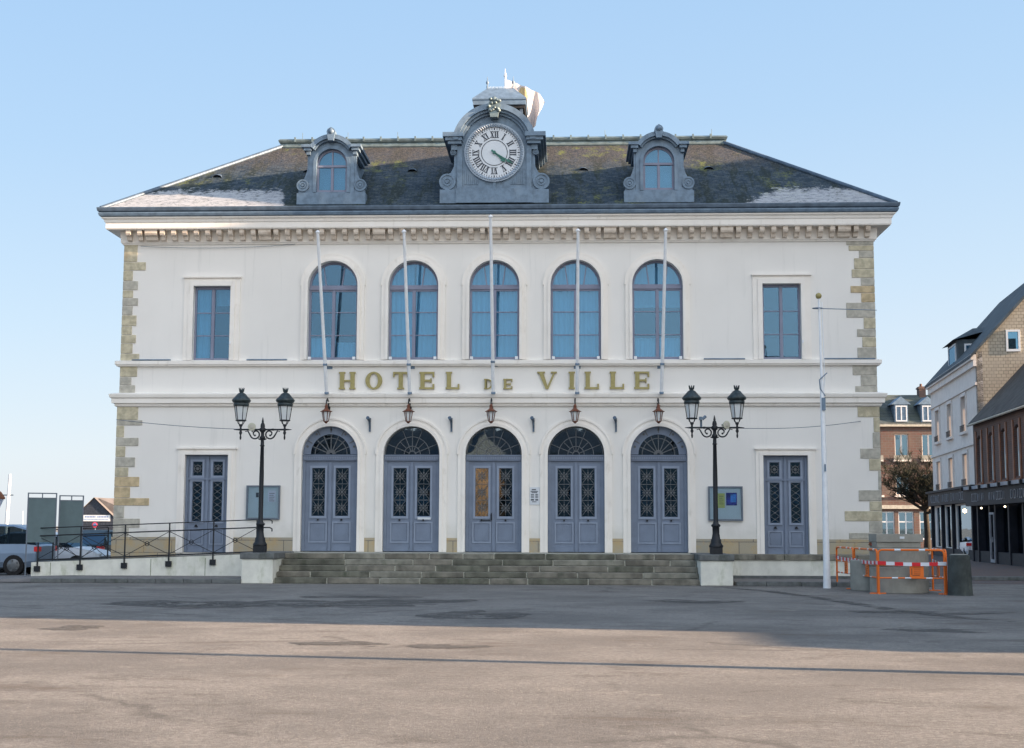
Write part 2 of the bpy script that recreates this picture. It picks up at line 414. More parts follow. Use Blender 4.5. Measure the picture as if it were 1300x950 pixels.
# trench scar that curves across to the right
sp_ = [(6.4, -4.9), (7.6, -7.4), (8.2, -10.4), (8.7, -13.6), (9.0, -15.6), (9.6, -17.6), (10.2, -18.9)]
L_ = [(x-.16-.05*(i % 2), y) for i, (x, y) in enumerate(sp_)]; R_ = [(x+.2, y+.12*(i % 2)) for i, (x, y) in enumerate(sp_)]
groundpoly(L_+R_[::-1], .0075, 'asphalt_trench', 'asphalt_dark')

# pavements with kerbs in front of the hall
m = MB(); m.box(-7.0, -13.2, -1.3, -4.0, 0, .115); m.build('pavement', 'pavement_slabs')['kind'] = 'structure'
m = MB(); m.add([(-13.2, -4.0, .115), (-13.2, 2.0, .115), (-16.5, 2.0, .012), (-16.5, -4.0, .012), (-13.2, -4.15, .02), (-16.5, -4.15, .005)], [(0, 1, 2, 3), (0, 3, 5, 4)])
m.build('pavement', 'pavement_slabs')['kind'] = 'structure'
m = MB()
x = -13.2
while x < -7.1:
    w = min(random.uniform(.8, 1.1), -7.05-x); m.box(x+.005, x+w-.005, -4.16, -4.003, 0, .128+random.uniform(-.004, .004)); x += w
m.build('kerb', 'kerb_stone', bevel=.015)['kind'] = 'structure'
m = MB(); m.box(7.15, 12.6, -1.3, -4.0, 0, .115); m.build('pavement', 'pavement_slabs')['kind'] = 'structure'
m = MB(); x = 7.15
while x < 12.6:
    w = min(random.uniform(.8, 1.1), 12.7-x); m.box(x+.005, x+w-.005, -4.16, -4.003, 0, .128+random.uniform(-.004, .004)); x += w
m.build('kerb', 'kerb_stone', bevel=.015)['kind'] = 'structure'
m = MB(); m.cbox(16.2, 1.2, 0, 2.0, .5, .12); m.build('kerb', 'kerb_stone', bevel=.02)['kind'] = 'structure'

# ------------------------------------------------------------------ town hall
W = 12.15; D = 14.
hall = thing('town_hall', 'long two-storey white town hall with slate hip roof, arched doors and roof clock', 'town hall')
BAY = 2.622; bays = [(i-2)*BAY for i in range(5)]
WIN = dict(hw=.81, z0=6.99, zc=9.41); DOOR = dict(hw=.90, z0=.85, zc=3.94)
RWX = 9.2; RDX = 9.22
up_holes = [archpoly(b, .81, 6.99, 9.41) for b in bays]+[rect(s*RWX-.61, s*RWX+.61, 6.99, 9.42) for s in (-1, 1)]
dn_holes = [archpoly(b, .90, .84, 3.94) for b in bays]+[rect(s*RDX-.70, s*RDX+.70, .80, 3.92) for s in (-1, 1)]
m = MB()
m.plate([rect(-W, W, 5.85, 11.3)]+up_holes, 0, .45)
m.plate([rect(-W-.04, W+.04, 0, 5.85)]+dn_holes, -.04, .45)
m.box(-W, -W+.45, .45, D, 0, 11.3); m.box(W-.45, W, .45, D, 0, 11.3); m.box(-W, W, D, D+.4, 0, 11.3)
m.build('wall', 'render_wall', hall)
# floors inside so rooms read as rooms
m = MB(); m.box(-W+.46, W-.46, .46, D-.01, 5.4, 5.7); m.box(-W+.46, W-.46, .46, D-.01, .5, .8); m.box(-W+.46, W-.46, .46, D-.01, 11, 11.25); m.box(-W+.46, W-.46, 5.5, 5.7, .81, 11)
m.build('interior', 'dark_inside', hall)
# plinth
m = MB()
edges = [-W-.02]
segs = []
cur = -W-.08
for cx, hw in sorted([(b, .90+.24) for b in bays]+[(s*RDX, .72+.21) for s in (-1, 1)]):
    segs.append((cur, cx-hw)); cur = cx+hw
segs.append((cur, W+.08))
for k, (a, b) in enumerate(segs):
    m = MB(); m.box(a, b, -.075, -.0395, 0, 1.29)
    if k == 0: m.box(-W-.085, -W-.041, -.0745, D, 0, 1.288)
    if k == len(segs)-1: m.box(W+.041, W+.085, -.0745, D, 0, 1.288)
    m.build('plinth', 'plinth_stone', hall)
# quoins
def yz(y): return 7.0+(457-y)*.02576 if y < 458 else (6.81-(y-464)*.0262 if y < 500 else .85+(700-y)*.02516)
QL = [(304,331.6,.43),(331.6,342.7,.72),(342.7,356,.3),(356,368,.48),(368,378,.33),(378,388,.5),(388,400,.33),(400,414,.47),(414,425,.33),(425,436,.47),(436,449,.37),(449,458,.6),
      (464,478,.55),(478,488,.37),(488,499.9,.5),
      (517,533.5,.68),(533.5,540.5,.83),(540.5,556,.24),(556,567,.72),(567,581,.3),(581,594,.63),(594,606,.42),(606,619,.79),(619,633,.5),(633,643,1.13),(643,659,.33),(659,671,.85),(671,682,.5)]
QR = [(304,315,.85),(315,322,.78),(322,331,.46),(331,345,.62),(345,356,.7),(356,366,.42),(366,375,.75),(375,387,.42),(387,406,.9),(406,420,.36),(420,430,.58),(430,443,.42),(443,458,.58),
      (464,477,.75),(477,490,.5),(490,499.9,.68),
      (517,530,.67),(530,549,.18),(549,569,.22),(569,582,.62),(582,597,.35),(597,621,.08),(621,635,.7),(635,647,.37),(647,660,1.15),(660,674,.4),(674,682,1.03)]
for sx, Q in ((-1, QL), (1, QR)):
    rnd = random.Random(3+sx)
    for k, (a, b, w) in enumerate(Q):
        m = MB()
        z1, z0 = yz(a), yz(b); low = a > 500
        if low and z1 > 5.45: z1 = 5.47
        X1 = W+(.04 if low else 0)+.012; X0 = X1-w-.012; y0 = -.066 if low else -.026
        mi = rnd.choice([0, 0, 1, 1, 0] if sx < 0 else [1, 1, 0, 0, 1])
        if sx > 0 and 360 < a < 380: mi = 2
        if sx < 0 and 600 < a < 640: mi = 2
        q = (z0+.009, z1-.009)
        if sx > 0: m.box(X0, X1, y0, .05, *q, mi); m.box(X1-.1, X1+.001, .051, .3+.3*(k % 2), *q, mi)
        else: m.box(-X1, -X0, y0, .05, *q, mi); m.box(-X1-.001, -X1+.1, .051, .3+.3*(k % 2), *q, mi)
        for q_ in range(len(m.m)): m.m[q_] = 0
        m.build('quoin', ('stone_yellow', 'stone_grey', 'stone_warm')[mi], hall, bevel=.012)
# string courses
def prof(*p): return list(p)
m = MB(); m.ring([(0, 5.47), (.09, 5.47), (.12, 5.50), (.12, 5.56), (.20, 5.58), (.20, 5.72), (.25, 5.76), (.27, 5.84), (.27, 5.87), (0, 5.93)], -W, W, 0, D)
m.build('string_course', 'trim', hall)
m = MB(); m.ring([(0, 6.78), (.10, 6.78), (.12, 6.82), (.15, 6.84), (.15, 6.95), (.0, 6.985)], -W, W, 0, D)
m.build('sill_course', 'trim', hall)
for a, b in ((-11.75, -10.5), (-8.0, -6.7), (6.7, 8.0), (10.5, 12.1)):
    m = MB(); m.box(a, b, -.13, -.0, 6.972, 7.005); m.build('sill_flashing', 'zinc', hall)
# cornice
m = MB()
m.ring([(0, 10.79), (.05, 10.79), (.07, 10.83), (.10, 10.85), (.10, 10.88), (.12, 11.22), (.47, 11.22), (.49, 11.26), (.49, 11.42), (.52, 11.45), (.54, 11.52), (.60, 11.56), (.61, 11.60), (.3, 11.66), (0, 11.66)], -W, W, 0, D)
m.build('cornice', 'trim', hall)
m = MB()
m.ring([(.3, 11.665), (.61, 11.61), (.66, 11.63), (.69, 11.70), (.69, 11.735), (.3, 11.735)], -W, W, 0, D)
m.build('cornice_flashing', 'zinc', hall)
m = MB(); m.ring([(.3, 11.74), (.66, 11.74), (.71, 11.78), (.73, 11.86), (.73, 11.90), (.70, 11.90), (.67, 11.80), (.3, 11.80)], -W, W, 0, D)
o_ = m.build('gutter', 'zinc_dark', hall)
sp = .3725
for i, x in enumerate(range(-32, 33)):
    m = MB()
    X0 = x*sp
    wide = (x % 10 == 0)
    hw = .20 if wide else .075
    pr = [(-.102, 11.216), (-.42, 11.216), (-.42, 11.10), (-.39, 11.04), (-.29, 11.0), (-.25, 10.90), (-.102, 10.885)]
    vs = [(X0-hw, a, b) for a, b in pr]+[(X0+hw, a, b) for a, b in pr]; n = len(pr)
    m.add(vs, [tuple(range(n)), tuple(reversed(range(n, 2*n)))]+[(k, (k+1) % n, n+(k+1) % n, n+k) for k in range(n)], 0)
    if wide: m.box(X0-.24, X0+.24, -.44, -.1, 11.20, 11.2175, 0)
    m.build('modillion', 'modillion_stone', hall)

# surrounds
def surround(kind, cx):
    m = MB()
    if kind == 'win':
        for ro, ri, y0 in ((1.03, .90, -.07), (.90, .81, -.13)):
            m.plate([archpoly(cx, ro, 6.985, 9.41), archpoly(cx, ri, 6.98, 9.41)][:1] and [[(cx-ro, 6.985), (cx-ri, 6.985)]+[(cx+ri*math.cos(PI-PI*i/24), 9.41+ri*math.sin(PI-PI*i/24)) for i in range(25)]+[(cx+ri, 6.985), (cx+ro, 6.985)]+[(cx+ro*math.cos(PI*i/24), 9.41+ro*math.sin(PI*i/24)) for i in range(25)]], y0, .02)
        m.arc(cx, 9.41, 1.06, 1.0, 0, PI, -.075, .02)
    elif kind == 'door':
        for ro, ri, y0 in ((1.14, 1.0, -.09), (1.0, .90, -.13)):
            m.plate([[(cx-ro, .85), (cx-ri, .85)]+[(cx+ri*math.cos(PI-PI*i/24), 3.94+ri*math.sin(PI-PI*i/24)) for i in range(25)]+[(cx+ri, .85), (cx+ro, .85)]+[(cx+ro*math.cos(PI*i/24), 3.94+ro*math.sin(PI*i/24)) for i in range(25)]], y0, -.03)
        m.arc(cx, 3.94, 1.17, 1.11, 0, PI, -.115, -.03)
    elif kind == 'rwin':
        for ro, ri, y0, zt in ((.92, .74, -.045, .30), (.76, .61, -.085, .16)):
            m.plate([[(cx-ro, 6.985), (cx-ri, 6.985), (cx-ri, 9.42+(zt-(ro-ri) if ro > .8 else 0)), (cx+ri, 9.42+(zt-(ro-ri) if ro > .8 else 0)), (cx+ri, 6.985), (cx+ro, 6.985), (cx+ro, 9.42+zt), (cx-ro, 9.42+zt)]], y0, .02)
        m.box(cx-.95, cx+.95, -.11, .02, 9.68, 9.73)
    else:
        for ro, ri, y0, zt in ((.93, .80, -.085, .21), (.82, .70, -.12, .10)):
            m.plate([[(cx-ro, .8), (cx-ri, .8), (cx-ri, 3.92+(zt-(ro-ri) if ro > .9 else 0)), (cx+ri, 3.92+(zt-(ro-ri) if ro > .9 else 0)), (cx+ri, .8), (cx+ro, .8), (cx+ro, 3.92+zt), (cx-ro, 3.92+zt)]], y0, -.03)
        m.box(cx-.97, cx+.97, -.14, -.03, 4.10, 4.15)
    m.build('window_surround' if 'win' in kind else 'door_surround', 'trim', hall)
for b in bays: surround('win', b); surround('door', b)
for s_ in (-1, 1): surround('rwin', s_*RWX); surround('rdoor', s_*RDX)

# windows
def curtain(par, x0, x1, z0, z1, y=.34, amp=.04, wl=.15, gap=None):
    m = MB(); n = int((x1-x0)/.02); vs = []
    rnd = random.Random(int(x0*100)+int(z0*10)); ph = rnd.uniform(0, 6)
    for i in range(n+1):
        x = x0+(x1-x0)*i/n; yy = y+amp*math.sin(2*PI*x/wl+ph+.8*math.sin(x*5))
        vs += [(x, yy, z0), (x, yy+.01, z1)]
    m.add(vs, [(2*i, 2*i+2, 2*i+3, 2*i+1) for i in range(n)], 0, True)
    m.build('curtain', 'curtain', par)
YW = .16
for i, b in enumerate(bays):
    m = MB()
    A = archpoly(b, .805, 6.995, 9.41)
    holes = []
    for s_ in (-1, 1):
        x0, x1 = (b-.735, b-.055) if s_ < 0 else (b+.055, b+.735)
        for z0, z1 in ((7.09, 7.79), (7.82, 8.54), (8.57, 9.24)): holes.append(rect(x0, x1, z0, z1))
    r = .735; z_ = 9.45
    # three fan panes
    zc = 9.41
    def pt(a, r=r): return (b+r*math.cos(a), zc+r*math.sin(a))
    a0 = math.asin(.04/r)
    angs = [a0, R(62), R(118), PI-a0]
    for k in range(3):
        lo = angs[k]+(.02 if k else 0); hi = angs[k+1]-(.02 if k < 2 else 0)
        arcp = [pt(lo+(hi-lo)*q/8) for q in range(9)]
        bx = [(b+.30, z_), (b+.27, z_), (b-.27, z_), (b-.30, z_)]
        if k == 0: holes.append([(b+.28, z_)]+[p for p in arcp])
        elif k == 1: holes.append([(b-.24, z_), (b+.24, z_)]+arcp)
        else: holes.append([(b-.28, z_)]+arcp)
    m.plate([A]+holes, YW, YW+.07)
    m.box(b-.805, b+.805, YW-.04, YW, 9.30, 9.39); m.box(b-.05, b+.05, YW-.025, YW, 7.05, 9.28)
    m.box(b-.16-.2, b+.0-.16, YW-.03, YW, 9.245, 9.275)
    w = m.build('window', 'window_paint', hall)
    g = MB(); g.plate([archpoly(b, .79, 7.01, 9.41)], YW+.03, YW+.036); g.build('pane', 'window_glass', w)
    if i in (1, 2, 3): curtain(w, b-.8, b-.02, 7.0, 10.2); curtain(w, b+.05, b+.8, 7.0, 10.2)
    elif i == 0: curtain(w, b-.8, b-.1, 7.0, 7.75); curtain(w, b+.1, b+.8, 7.0, 7.6)
    else: curtain(w, b-.8, b+.8, 7.0, 7.72); curtain(w, b-.8, b+.8, 8.75, 10.1, .6, .02, .3)
    # small catches on the reveal
    for s_ in (-1, 1):
        m = MB(); m.cbox(b+s_*.84, -.1, 7.5, .05, .04, .09); m.build('shutter_catch', 'pole_white', w)
        m = MB(); m.cbox(b+s_*.72, -.06, 6.99, .09, .1, .09); m.build('shutter_catch', 'pole_white', w)
for s_ in (-1, 1):
    b = s_*RWX; m = MB(); holes = []
    for x0, x1 in ((b-.545, b-.055), (b+.055, b+.545)):
        for z0, z1 in ((7.07, 7.79), (7.82, 8.54), (8.57, 9.33)): holes.append(rect(x0, x1, z0, z1))
    m.plate([rect(b-.605, b+.605, 6.995, 9.415)]+holes, YW, YW+.07); m.box(b-.045, b+.045, YW-.025, YW, 7.03, 9.36)
    w = m.build('window', 'window_paint', hall)
    g = MB(); g.plate([rect(b-.59, b+.59, 7.01, 9.4)], YW+.03, YW+.036); g.build('pane', 'window_glass', w)
    if s_ < 0: curtain(w, b-.6, b-.12, 7.0, 9.4); curtain(w, b+.0, b+.6, 8.85, 9.4, .6, .02, .3)
    m = MB(); m.cbox(b+.64, -.09, 7.5, .05, .04, .09); m.build('shutter_catch', 'pole_white', w)

# doors
def rosette(m, cx, cz, w, h, y):
    t_ = .016
    m.bar((cx-w/2, cz-h/2), (cx+w/2, cz+h/2), t_, y, y+.015); m.bar((cx-w/2, cz+h/2), (cx+w/2, cz-h/2), t_, y+.016, y+.03)
    m.bar((cx, cz-h/2), (cx, cz+h/2), t_*.8, y+.031, y+.045)
    m.arc(cx, cz, .085, .068, 0, 2*PI, y-.012, y, n=14)
    m.plate([circ(cx, cz, .04, 8)], y-.02, y-.001)
    for k in range(8):
        a = k*PI/4; p = (cx+.115*math.cos(a), cz+.115*math.sin(a)); m.plate([circ(p[0], p[1], .026, 6)], y-.018, y-.0015)
    for sx in (-1, 1): m.arc(cx+sx*w*.5, cz, .10, .085, PI/2 if sx > 0 else -PI/2, 3*PI/2 if sx > 0 else PI/2, y+.046, y+.06, n=8)
YD = .10
for i, b in enumerate(bays):
    m = MB(); fr = i in (0, 4)
    # leaves with holes for glass; transom bar
    gl = [rect(b+s_*.38-.205, b+s_*.38+.205, 1.98, 3.50) for s_ in (-1, 1)]
    m.plate([rect(b-.895, b+.895, .86, 3.74)]+gl, YD, YD+.07)
    for s_ in (-1, 1):
        x = b+s_*.38
        m.plate([rect(x-.275, x+.275, 1.90, 3.58), rect(x-.215, x+.215, 1.97, 3.51)], YD-.03, YD-.0005, 1)
        m.plate([rect(x-.30, x+.30, 1.13, 1.80), rect(x-.255, x+.255, 1.175, 1.755)], YD-.025, YD-.0005, 1)
        m.box(x-.30, x+.30, YD-.03, YD-.0005, .87, 1.02)
        m.box(x-.22, x+.22, YD-.012, YD-.0005, 1.21, 1.72)
    m.box(b-.045, b+.045, YD-.04, YD-.0005, .87, 3.72); m.box(b-.895, b-.80, YD-.05, YD-.0005, .87, 3.73); m.box(b+.80, b+.895, YD-.05, YD-.0005, .87, 3.73)
    m.box(b-.895, b+.895, YD-.07, YD+.06, 3.745, 3.93)
    m.box(b-.895, b+.895, YD-.10, YD-.0705, 3.89, 3.93); m.box(b-.895, b+.895, YD-.085, YD-.0705, 3.745, 3.775)
    k = 0; x = b-.86
    while x < b+.86: m.box(x, x+.028, YD-.095, YD-.071, 3.80, 3.87, 1); x += .056
    d = m.build('door', ['door_paint', 'door_moulding'], hall)
    g = MB()
    for s_ in (-1, 1):
        g.plate([rect(b+s_*.38-.21, b+s_*.38+.21, 1.97, 3.51)], YD+.05, YD+.056)
    g.plate([archpoly(b, .88, 3.935, 3.95)], YD+.05, YD+.056)
    g.build('pane', 'door_glass', d)
    for s_ in (-1, 1):
        q = MB()
        for cz in (2.24, 2.74, 3.25): rosette(q, b+s_*.38, cz, .38, .46, YD+.0)
        for cz in (2.49, 3.0): q.box(b+s_*.38-.2, b+s_*.38+.2, YD+.0, YD+.015, cz-.01, cz+.01)
        q.build('grille', 'iron_grille', d)
    q = MB()
    zc = 3.95
    if not fr:
        for r_ in (.86, .56, .26): q.arc(b, zc, r_+.012, r_-.012, 0, PI, YD+.01, YD+.03)
        for k in range(1, 8):
            a = k*PI/8; r0 = .1
            if k == 4 or k % 2 == 1: q.bar((b+r0*math.cos(a), zc+r0*math.sin(a)), (b+.88*math.cos(a), zc+.88*math.sin(a)), .022, YD+.031, YD+.045)
            else: q.bar((b+.56*math.cos(a), zc+.56*math.sin(a)), (b+.26*math.cos(a), zc+.26*math.sin(a)), .02, YD+.031, YD+.045)
        q.arc(b, zc, .12, .09, 0, PI, YD+.0, YD+.05)
    else:
        for k in range(1, 8):
            a = k*PI/8; q.bar((b+.1*math.cos(a), zc+.1*math.sin(a)), (b+.66*math.cos(a), zc+.66*math.sin(a)), .028, YD+.01, YD+.03)
        q.arc(b, zc, .15, .05, 0, PI, YD+.0, YD+.04); q.arc(b, zc, .53, .505, 0, PI, YD+.031, YD+.05)
        for k in range(5):
            a = PI*(k+.5)/5; q.plate([circ(b+.79*math.cos(a), zc+.79*math.sin(a), .04, 8)], YD-.035, YD-.021)
        for k in range(1, 6):
            a = PI*(k)/6; q.bar((b+.66*math.cos(a), zc+.66*math.sin(a)), (b+.87*math.cos(a), zc+.87*math.sin(a)), .03, YD-.035, YD-.021)
    q.build('fanlight_grille', 'iron_grille', d)
    if fr:
        f = MB(); f.arc(b, zc, .895, .66, 0, PI, YD-.02, YD+.05); f.arc(b, zc, .69, .64, 0, PI, YD-.04, YD-.0205); f.build('fanlight_frame', 'door_paint', d)
    for s_ in (-1, 1): h = MB(); h.plate([circ(b+s_*.38, 1.855, .03, 10)], YD-.07, YD-.001); h.build('door_handle', 'iron', d)
    h = MB()
    if i == 2: h.box(b-.08, b-.055, YD-.1, YD-.041, 1.85, 2.08); h.box(b-.42, b-.1, YD-.05, YD-.031, 1.84, 1.865)
    if i == 1: h.box(b+.2, b+.62, YD-.045, YD-.001, 1.87, 1.94, 1)
    if i in (1, 2): h.build('lock' if i == 2 else 'door_sign', ['iron', 'sign_white'], d)
for s_ in (-1, 1):
    b = s_*RDX; m = MB()
    gl = [rect(b+q_*.33-.15, b+q_*.33+.15, z0, z1) for q_ in (-1, 1) for z0, z1 in ((1.80, 3.06), (3.26, 3.70))]
    m.plate([rect(b-.695, b+.695, .81, 3.91)]+gl, YD, YD+.07)
    for q_ in (-1, 1):
        x = b+q_*.33
        for z0, z1 in ((1.80, 3.06), (3.26, 3.70)): m.plate([rect(x-.225, x+.225, z0-.07, z1+.07), rect(x-.16, x+.16, z0-.01, z1+.01)], YD-.03, YD-.0005, 1)
        m.plate([rect(x-.23, x+.23, 1.05, 1.55), rect(x-.19, x+.19, 1.09, 1.51)], YD-.025, YD-.0005, 1); m.box(x-.16, x+.16, YD-.012, YD-.0005, 1.12, 1.48)
        m.box(x-.24, x+.24, YD-.03, YD-.0005, .82, .96)
    m.box(b-.04, b+.04, YD-.04, YD-.0005, .83, 3.88); m.box(b-.695, b-.62, YD-.05, YD-.0005, .82, 3.9); m.box(b+.62, b+.695, YD-.05, YD-.0005, .82, 3.9)
    m.box(b-.62, b+.62, YD-.055, YD-.0425, 3.12, 3.19)
    d = m.build('door', ['door_paint', 'door_moulding'], hall)
    g = MB()
    for q_ in (-1, 1): g.plate([rect(b+q_*.33-.155, b+q_*.33+.155, 1.79, 3.71)], YD+.05, YD+.056)
    g.build('pane', 'door_glass', d)
    q = MB()
    for q_ in (-1, 1):
        x = b+q_*.33
        for k in range(6):
            zc = 1.905+k*.21
            q.bar((x-.15, zc-.105), (x+.15, zc+.105), .014, YD, YD+.015); q.bar((x-.15, zc+.105), (x+.15, zc-.105), .014, YD+.016, YD+.03)
            q.plate([circ(x, zc, .03, 8)], YD-.012, YD-.001)
        for k in range(4):
            a = k*PI/4; r_ = .2 if k % 2 else .15
            q.bar((x-r_*math.cos(a)*.95, 3.48-r_*math.sin(a)), (x+r_*math.cos(a)*.95, 3.48+r_*math.sin(a)), .016, YD+.004*k, YD+.004*k+.0035)
        q.arc(x, 3.48, .12, .10, 0, 2*PI, YD-.012, YD-.002, n=14); q.plate([circ(x, 3.48, .045, 8)], YD-.02, YD-.013)
    q.build('grille', 'iron_grille', d)
    for q_ in (-1, 1): h = MB(); h.plate([circ(b+q_*.33, 1.66, .032, 10)], YD-.07, YD-.001); h.box(b+q_*.33-.05, b+q_*.33+.05, YD-.06, YD-.0015, 1.62, 1.64); h.build('door_handle', 'iron', d)

# lettering, slab serif capitals drawn as solid strokes
def letter(m, ch, x, z, h, w, y0=-.07, y1=-.001):
    t_ = .24*h; th = .09*h; sv = .12*h
    def B(a, b, c, d, yy=0): m.box(x+a, x+b, y0-yy, y1, z+c, z+d)
    def stem(cx, a=0., b=None):
        b = h if b is None else b
        B(cx-t_/2, cx+t_/2, a, b); B(cx-t_/2-.06*h, cx+t_/2+.06*h, 0, th, .001); B(cx-t_/2-.06*h, cx+t_/2+.06*h, h-th, h, .001)
    if ch == 'H': stem(t_/2+.06*h); stem(w-t_/2-.06*h); B(t_, w-t_, h*.44, h*.54, -.001)
    if ch == 'I': stem(w/2)
    if ch == 'T':
        B(w/2-t_/2, w/2+t_/2, 0, h); B(w/2-t_/2-.08*h, w/2+t_/2+.08*h, 0, th, .001); B(0, w, h-th*1.3, h, .001)
        B(0, .09*h, h*.7, h, .002); B(w-.09*h, w, h*.7, h, .002)
    if ch in 'EL':
        stem(t_/2+.06*h); B(0, w, 0, th*1.2, .002); B(w-.1*h, w, 0, h*.3, .003)
        if ch == 'E': B(0, w, h-th*1.2, h, .002); B(w-.1*h, w, h*.7, h, .003); B(t_, w*.82, h*.44, h*.55, .002); B(w*.74, w*.82, h*.36, h*.63, .003)
    if ch == 'O':
        o_ = [(x+w/2+w/2*math.cos(2*PI*k/32), z+h/2+h*.51*math.sin(2*PI*k/32)) for k in range(32)]
        i_ = [(x+w/2+(w/2-.24*h)*math.cos(2*PI*k/32), z+h/2+h*.41*math.sin(2*PI*k/32)) for k in range(32)]
        m.plate([o_, i_], y0, y1)
    if ch == 'D':
        stem(t_/2+.06*h)
        cx = x+t_; o_ = [(cx, z)]+[(cx+(w-t_)*math.cos(-PI/2+PI*k/16), z+h/2+h/2*math.sin(-PI/2+PI*k/16)) for k in range(17)]
        i_ = [(cx+.02, z+th)]+[(cx+.02+(w-t_-.24*h)*math.cos(-PI/2+PI*k/16), z+h/2+(h/2-th)*math.sin(-PI/2+PI*k/16)) for k in range(17)]
        m.plate([o_, i_[1:]], y0, y1)
    if ch == 'V':
        m.plate([[(x+.02*w, z+h), (x+.02*w+t_*1.1, z+h), (x+w*.5+t_*.35, z), (x+w*.5-t_*.35, z)]], y0, y1)
        m.plate([[(x+w*.5-t_*.2, z), (x+w*.5+t_*.3, z), (x+w*.97, z+h), (x+w*.97-.1*h, z+h)]], y0-.001, y1)
        B(-.04*h, t_+.16*h, h-th, h, .002); B(w-.3*h, w+.04*h, h-th, h, .003)
H = .56; z = 6.03
for ch, xc, w in (('H', -4.73, .54), ('O', -3.87, .54), ('T', -3.00, .50), ('E', -2.16, .48), ('L', -1.33, .44), ('V', 1.70, .58), ('I', 2.49, .28), ('L', 3.13, .46), ('L', 3.93, .46), ('E', 4.72, .48)):
    m = MB(); letter(m, ch, xc-w/2, z, H, w); m.build('letter', 'gold', hall)
for ch, xc in (('D', -.17), ('E', .45)): m = MB(); letter(m, ch, xc-.15, z, .33, .29); m.build('letter', 'gold', hall)

# roof
m = MB(); e = .68; zt = 15.25; run = 4.95
a = [(-W-e, -e, 11.82), (W+e, -e, 11.82), (W+e, D+e, 11.82), (-W-e, D+e, 11.82)]
k = e-run
b_ = [(-W-k, -k, zt), (W+k, -k, zt), (W+k, D+k, zt), (-W-k, D+k, zt)]
m.add(a+b_, [(0, 1, 5, 4), (1, 2, 6, 5), (2, 3, 7, 6), (3, 0, 4, 7), (4, 5, 6, 7)])
roof = m.build('roof', 'slate_roof', hall)
m = MB(); x1 = W+k
m.ring([(-.12, zt-.1), (.10, zt-.1), (.14, zt-.04), (.10, zt+.02), (.08, zt+.10), (.14, zt+.13), (.17, zt+.2), (.12, zt+.26), (-.1, zt+.27)], -x1, x1, -k, D+k)
for i in range(-12, 13): m.cbox(i*.62, -k-.15, zt+.14, .06, .06, .17)
for x in (-7.2, -5.55, -3.75, 1.8+1.9, 5.75, 7.5): m.tube([(x, -k, zt+.2), (x, -k, zt+.52)], .01, 5)
m.build('ridge_capping', 'ridge_zinc', roof)
for sx in (-1, 1):
    m = MB(); m.tube([(sx*(W+e-.05), -e+.05, 11.88), (sx*(W+k), -k, zt+.04)], .075, 8)
    m.build('hip_capping', 'zinc_dark', roof)
for x in (-6.55, -2.95, 2.9, 7.15, -9.6):
    yv = 2.05 if abs(x) < 9 else 1.7; zv = 11.82+(yv+.68)*(zt-11.82)/run
    vs = []; n = 8
    for q in range(n+1):
        a_ = PI*q/n; vs += [(x+.17*math.cos(a_), yv-.02, zv-.02+.12*math.sin(a_)), (x+.17*math.cos(a_)*.5, yv+.4, zv+.24)]
    m = MB(); m.add(vs, [(2*q, 2*q+2, 2*q+3, 2*q+1) for q in range(n)], 0, True); m.build('roof_vent', 'zinc_dark', roof)

# volute
def volute(m, cx, cz, r, y0, sx, mi=0):
    m.plate([circ(cx, cz, r, 24)], y0, y0+.2, mi)
    m.arc(cx, cz, r, r*.78, 0, 2*PI, y0-.03, y0-.0005, mi, 24)
    m.arc(cx, cz, r*.52, r*.36, 0, 2*PI, y0-.03, y0-.0005, mi, 16); m.plate([circ(cx, cz, r*.2, 10)], y0-.045, y0-.0005, mi)

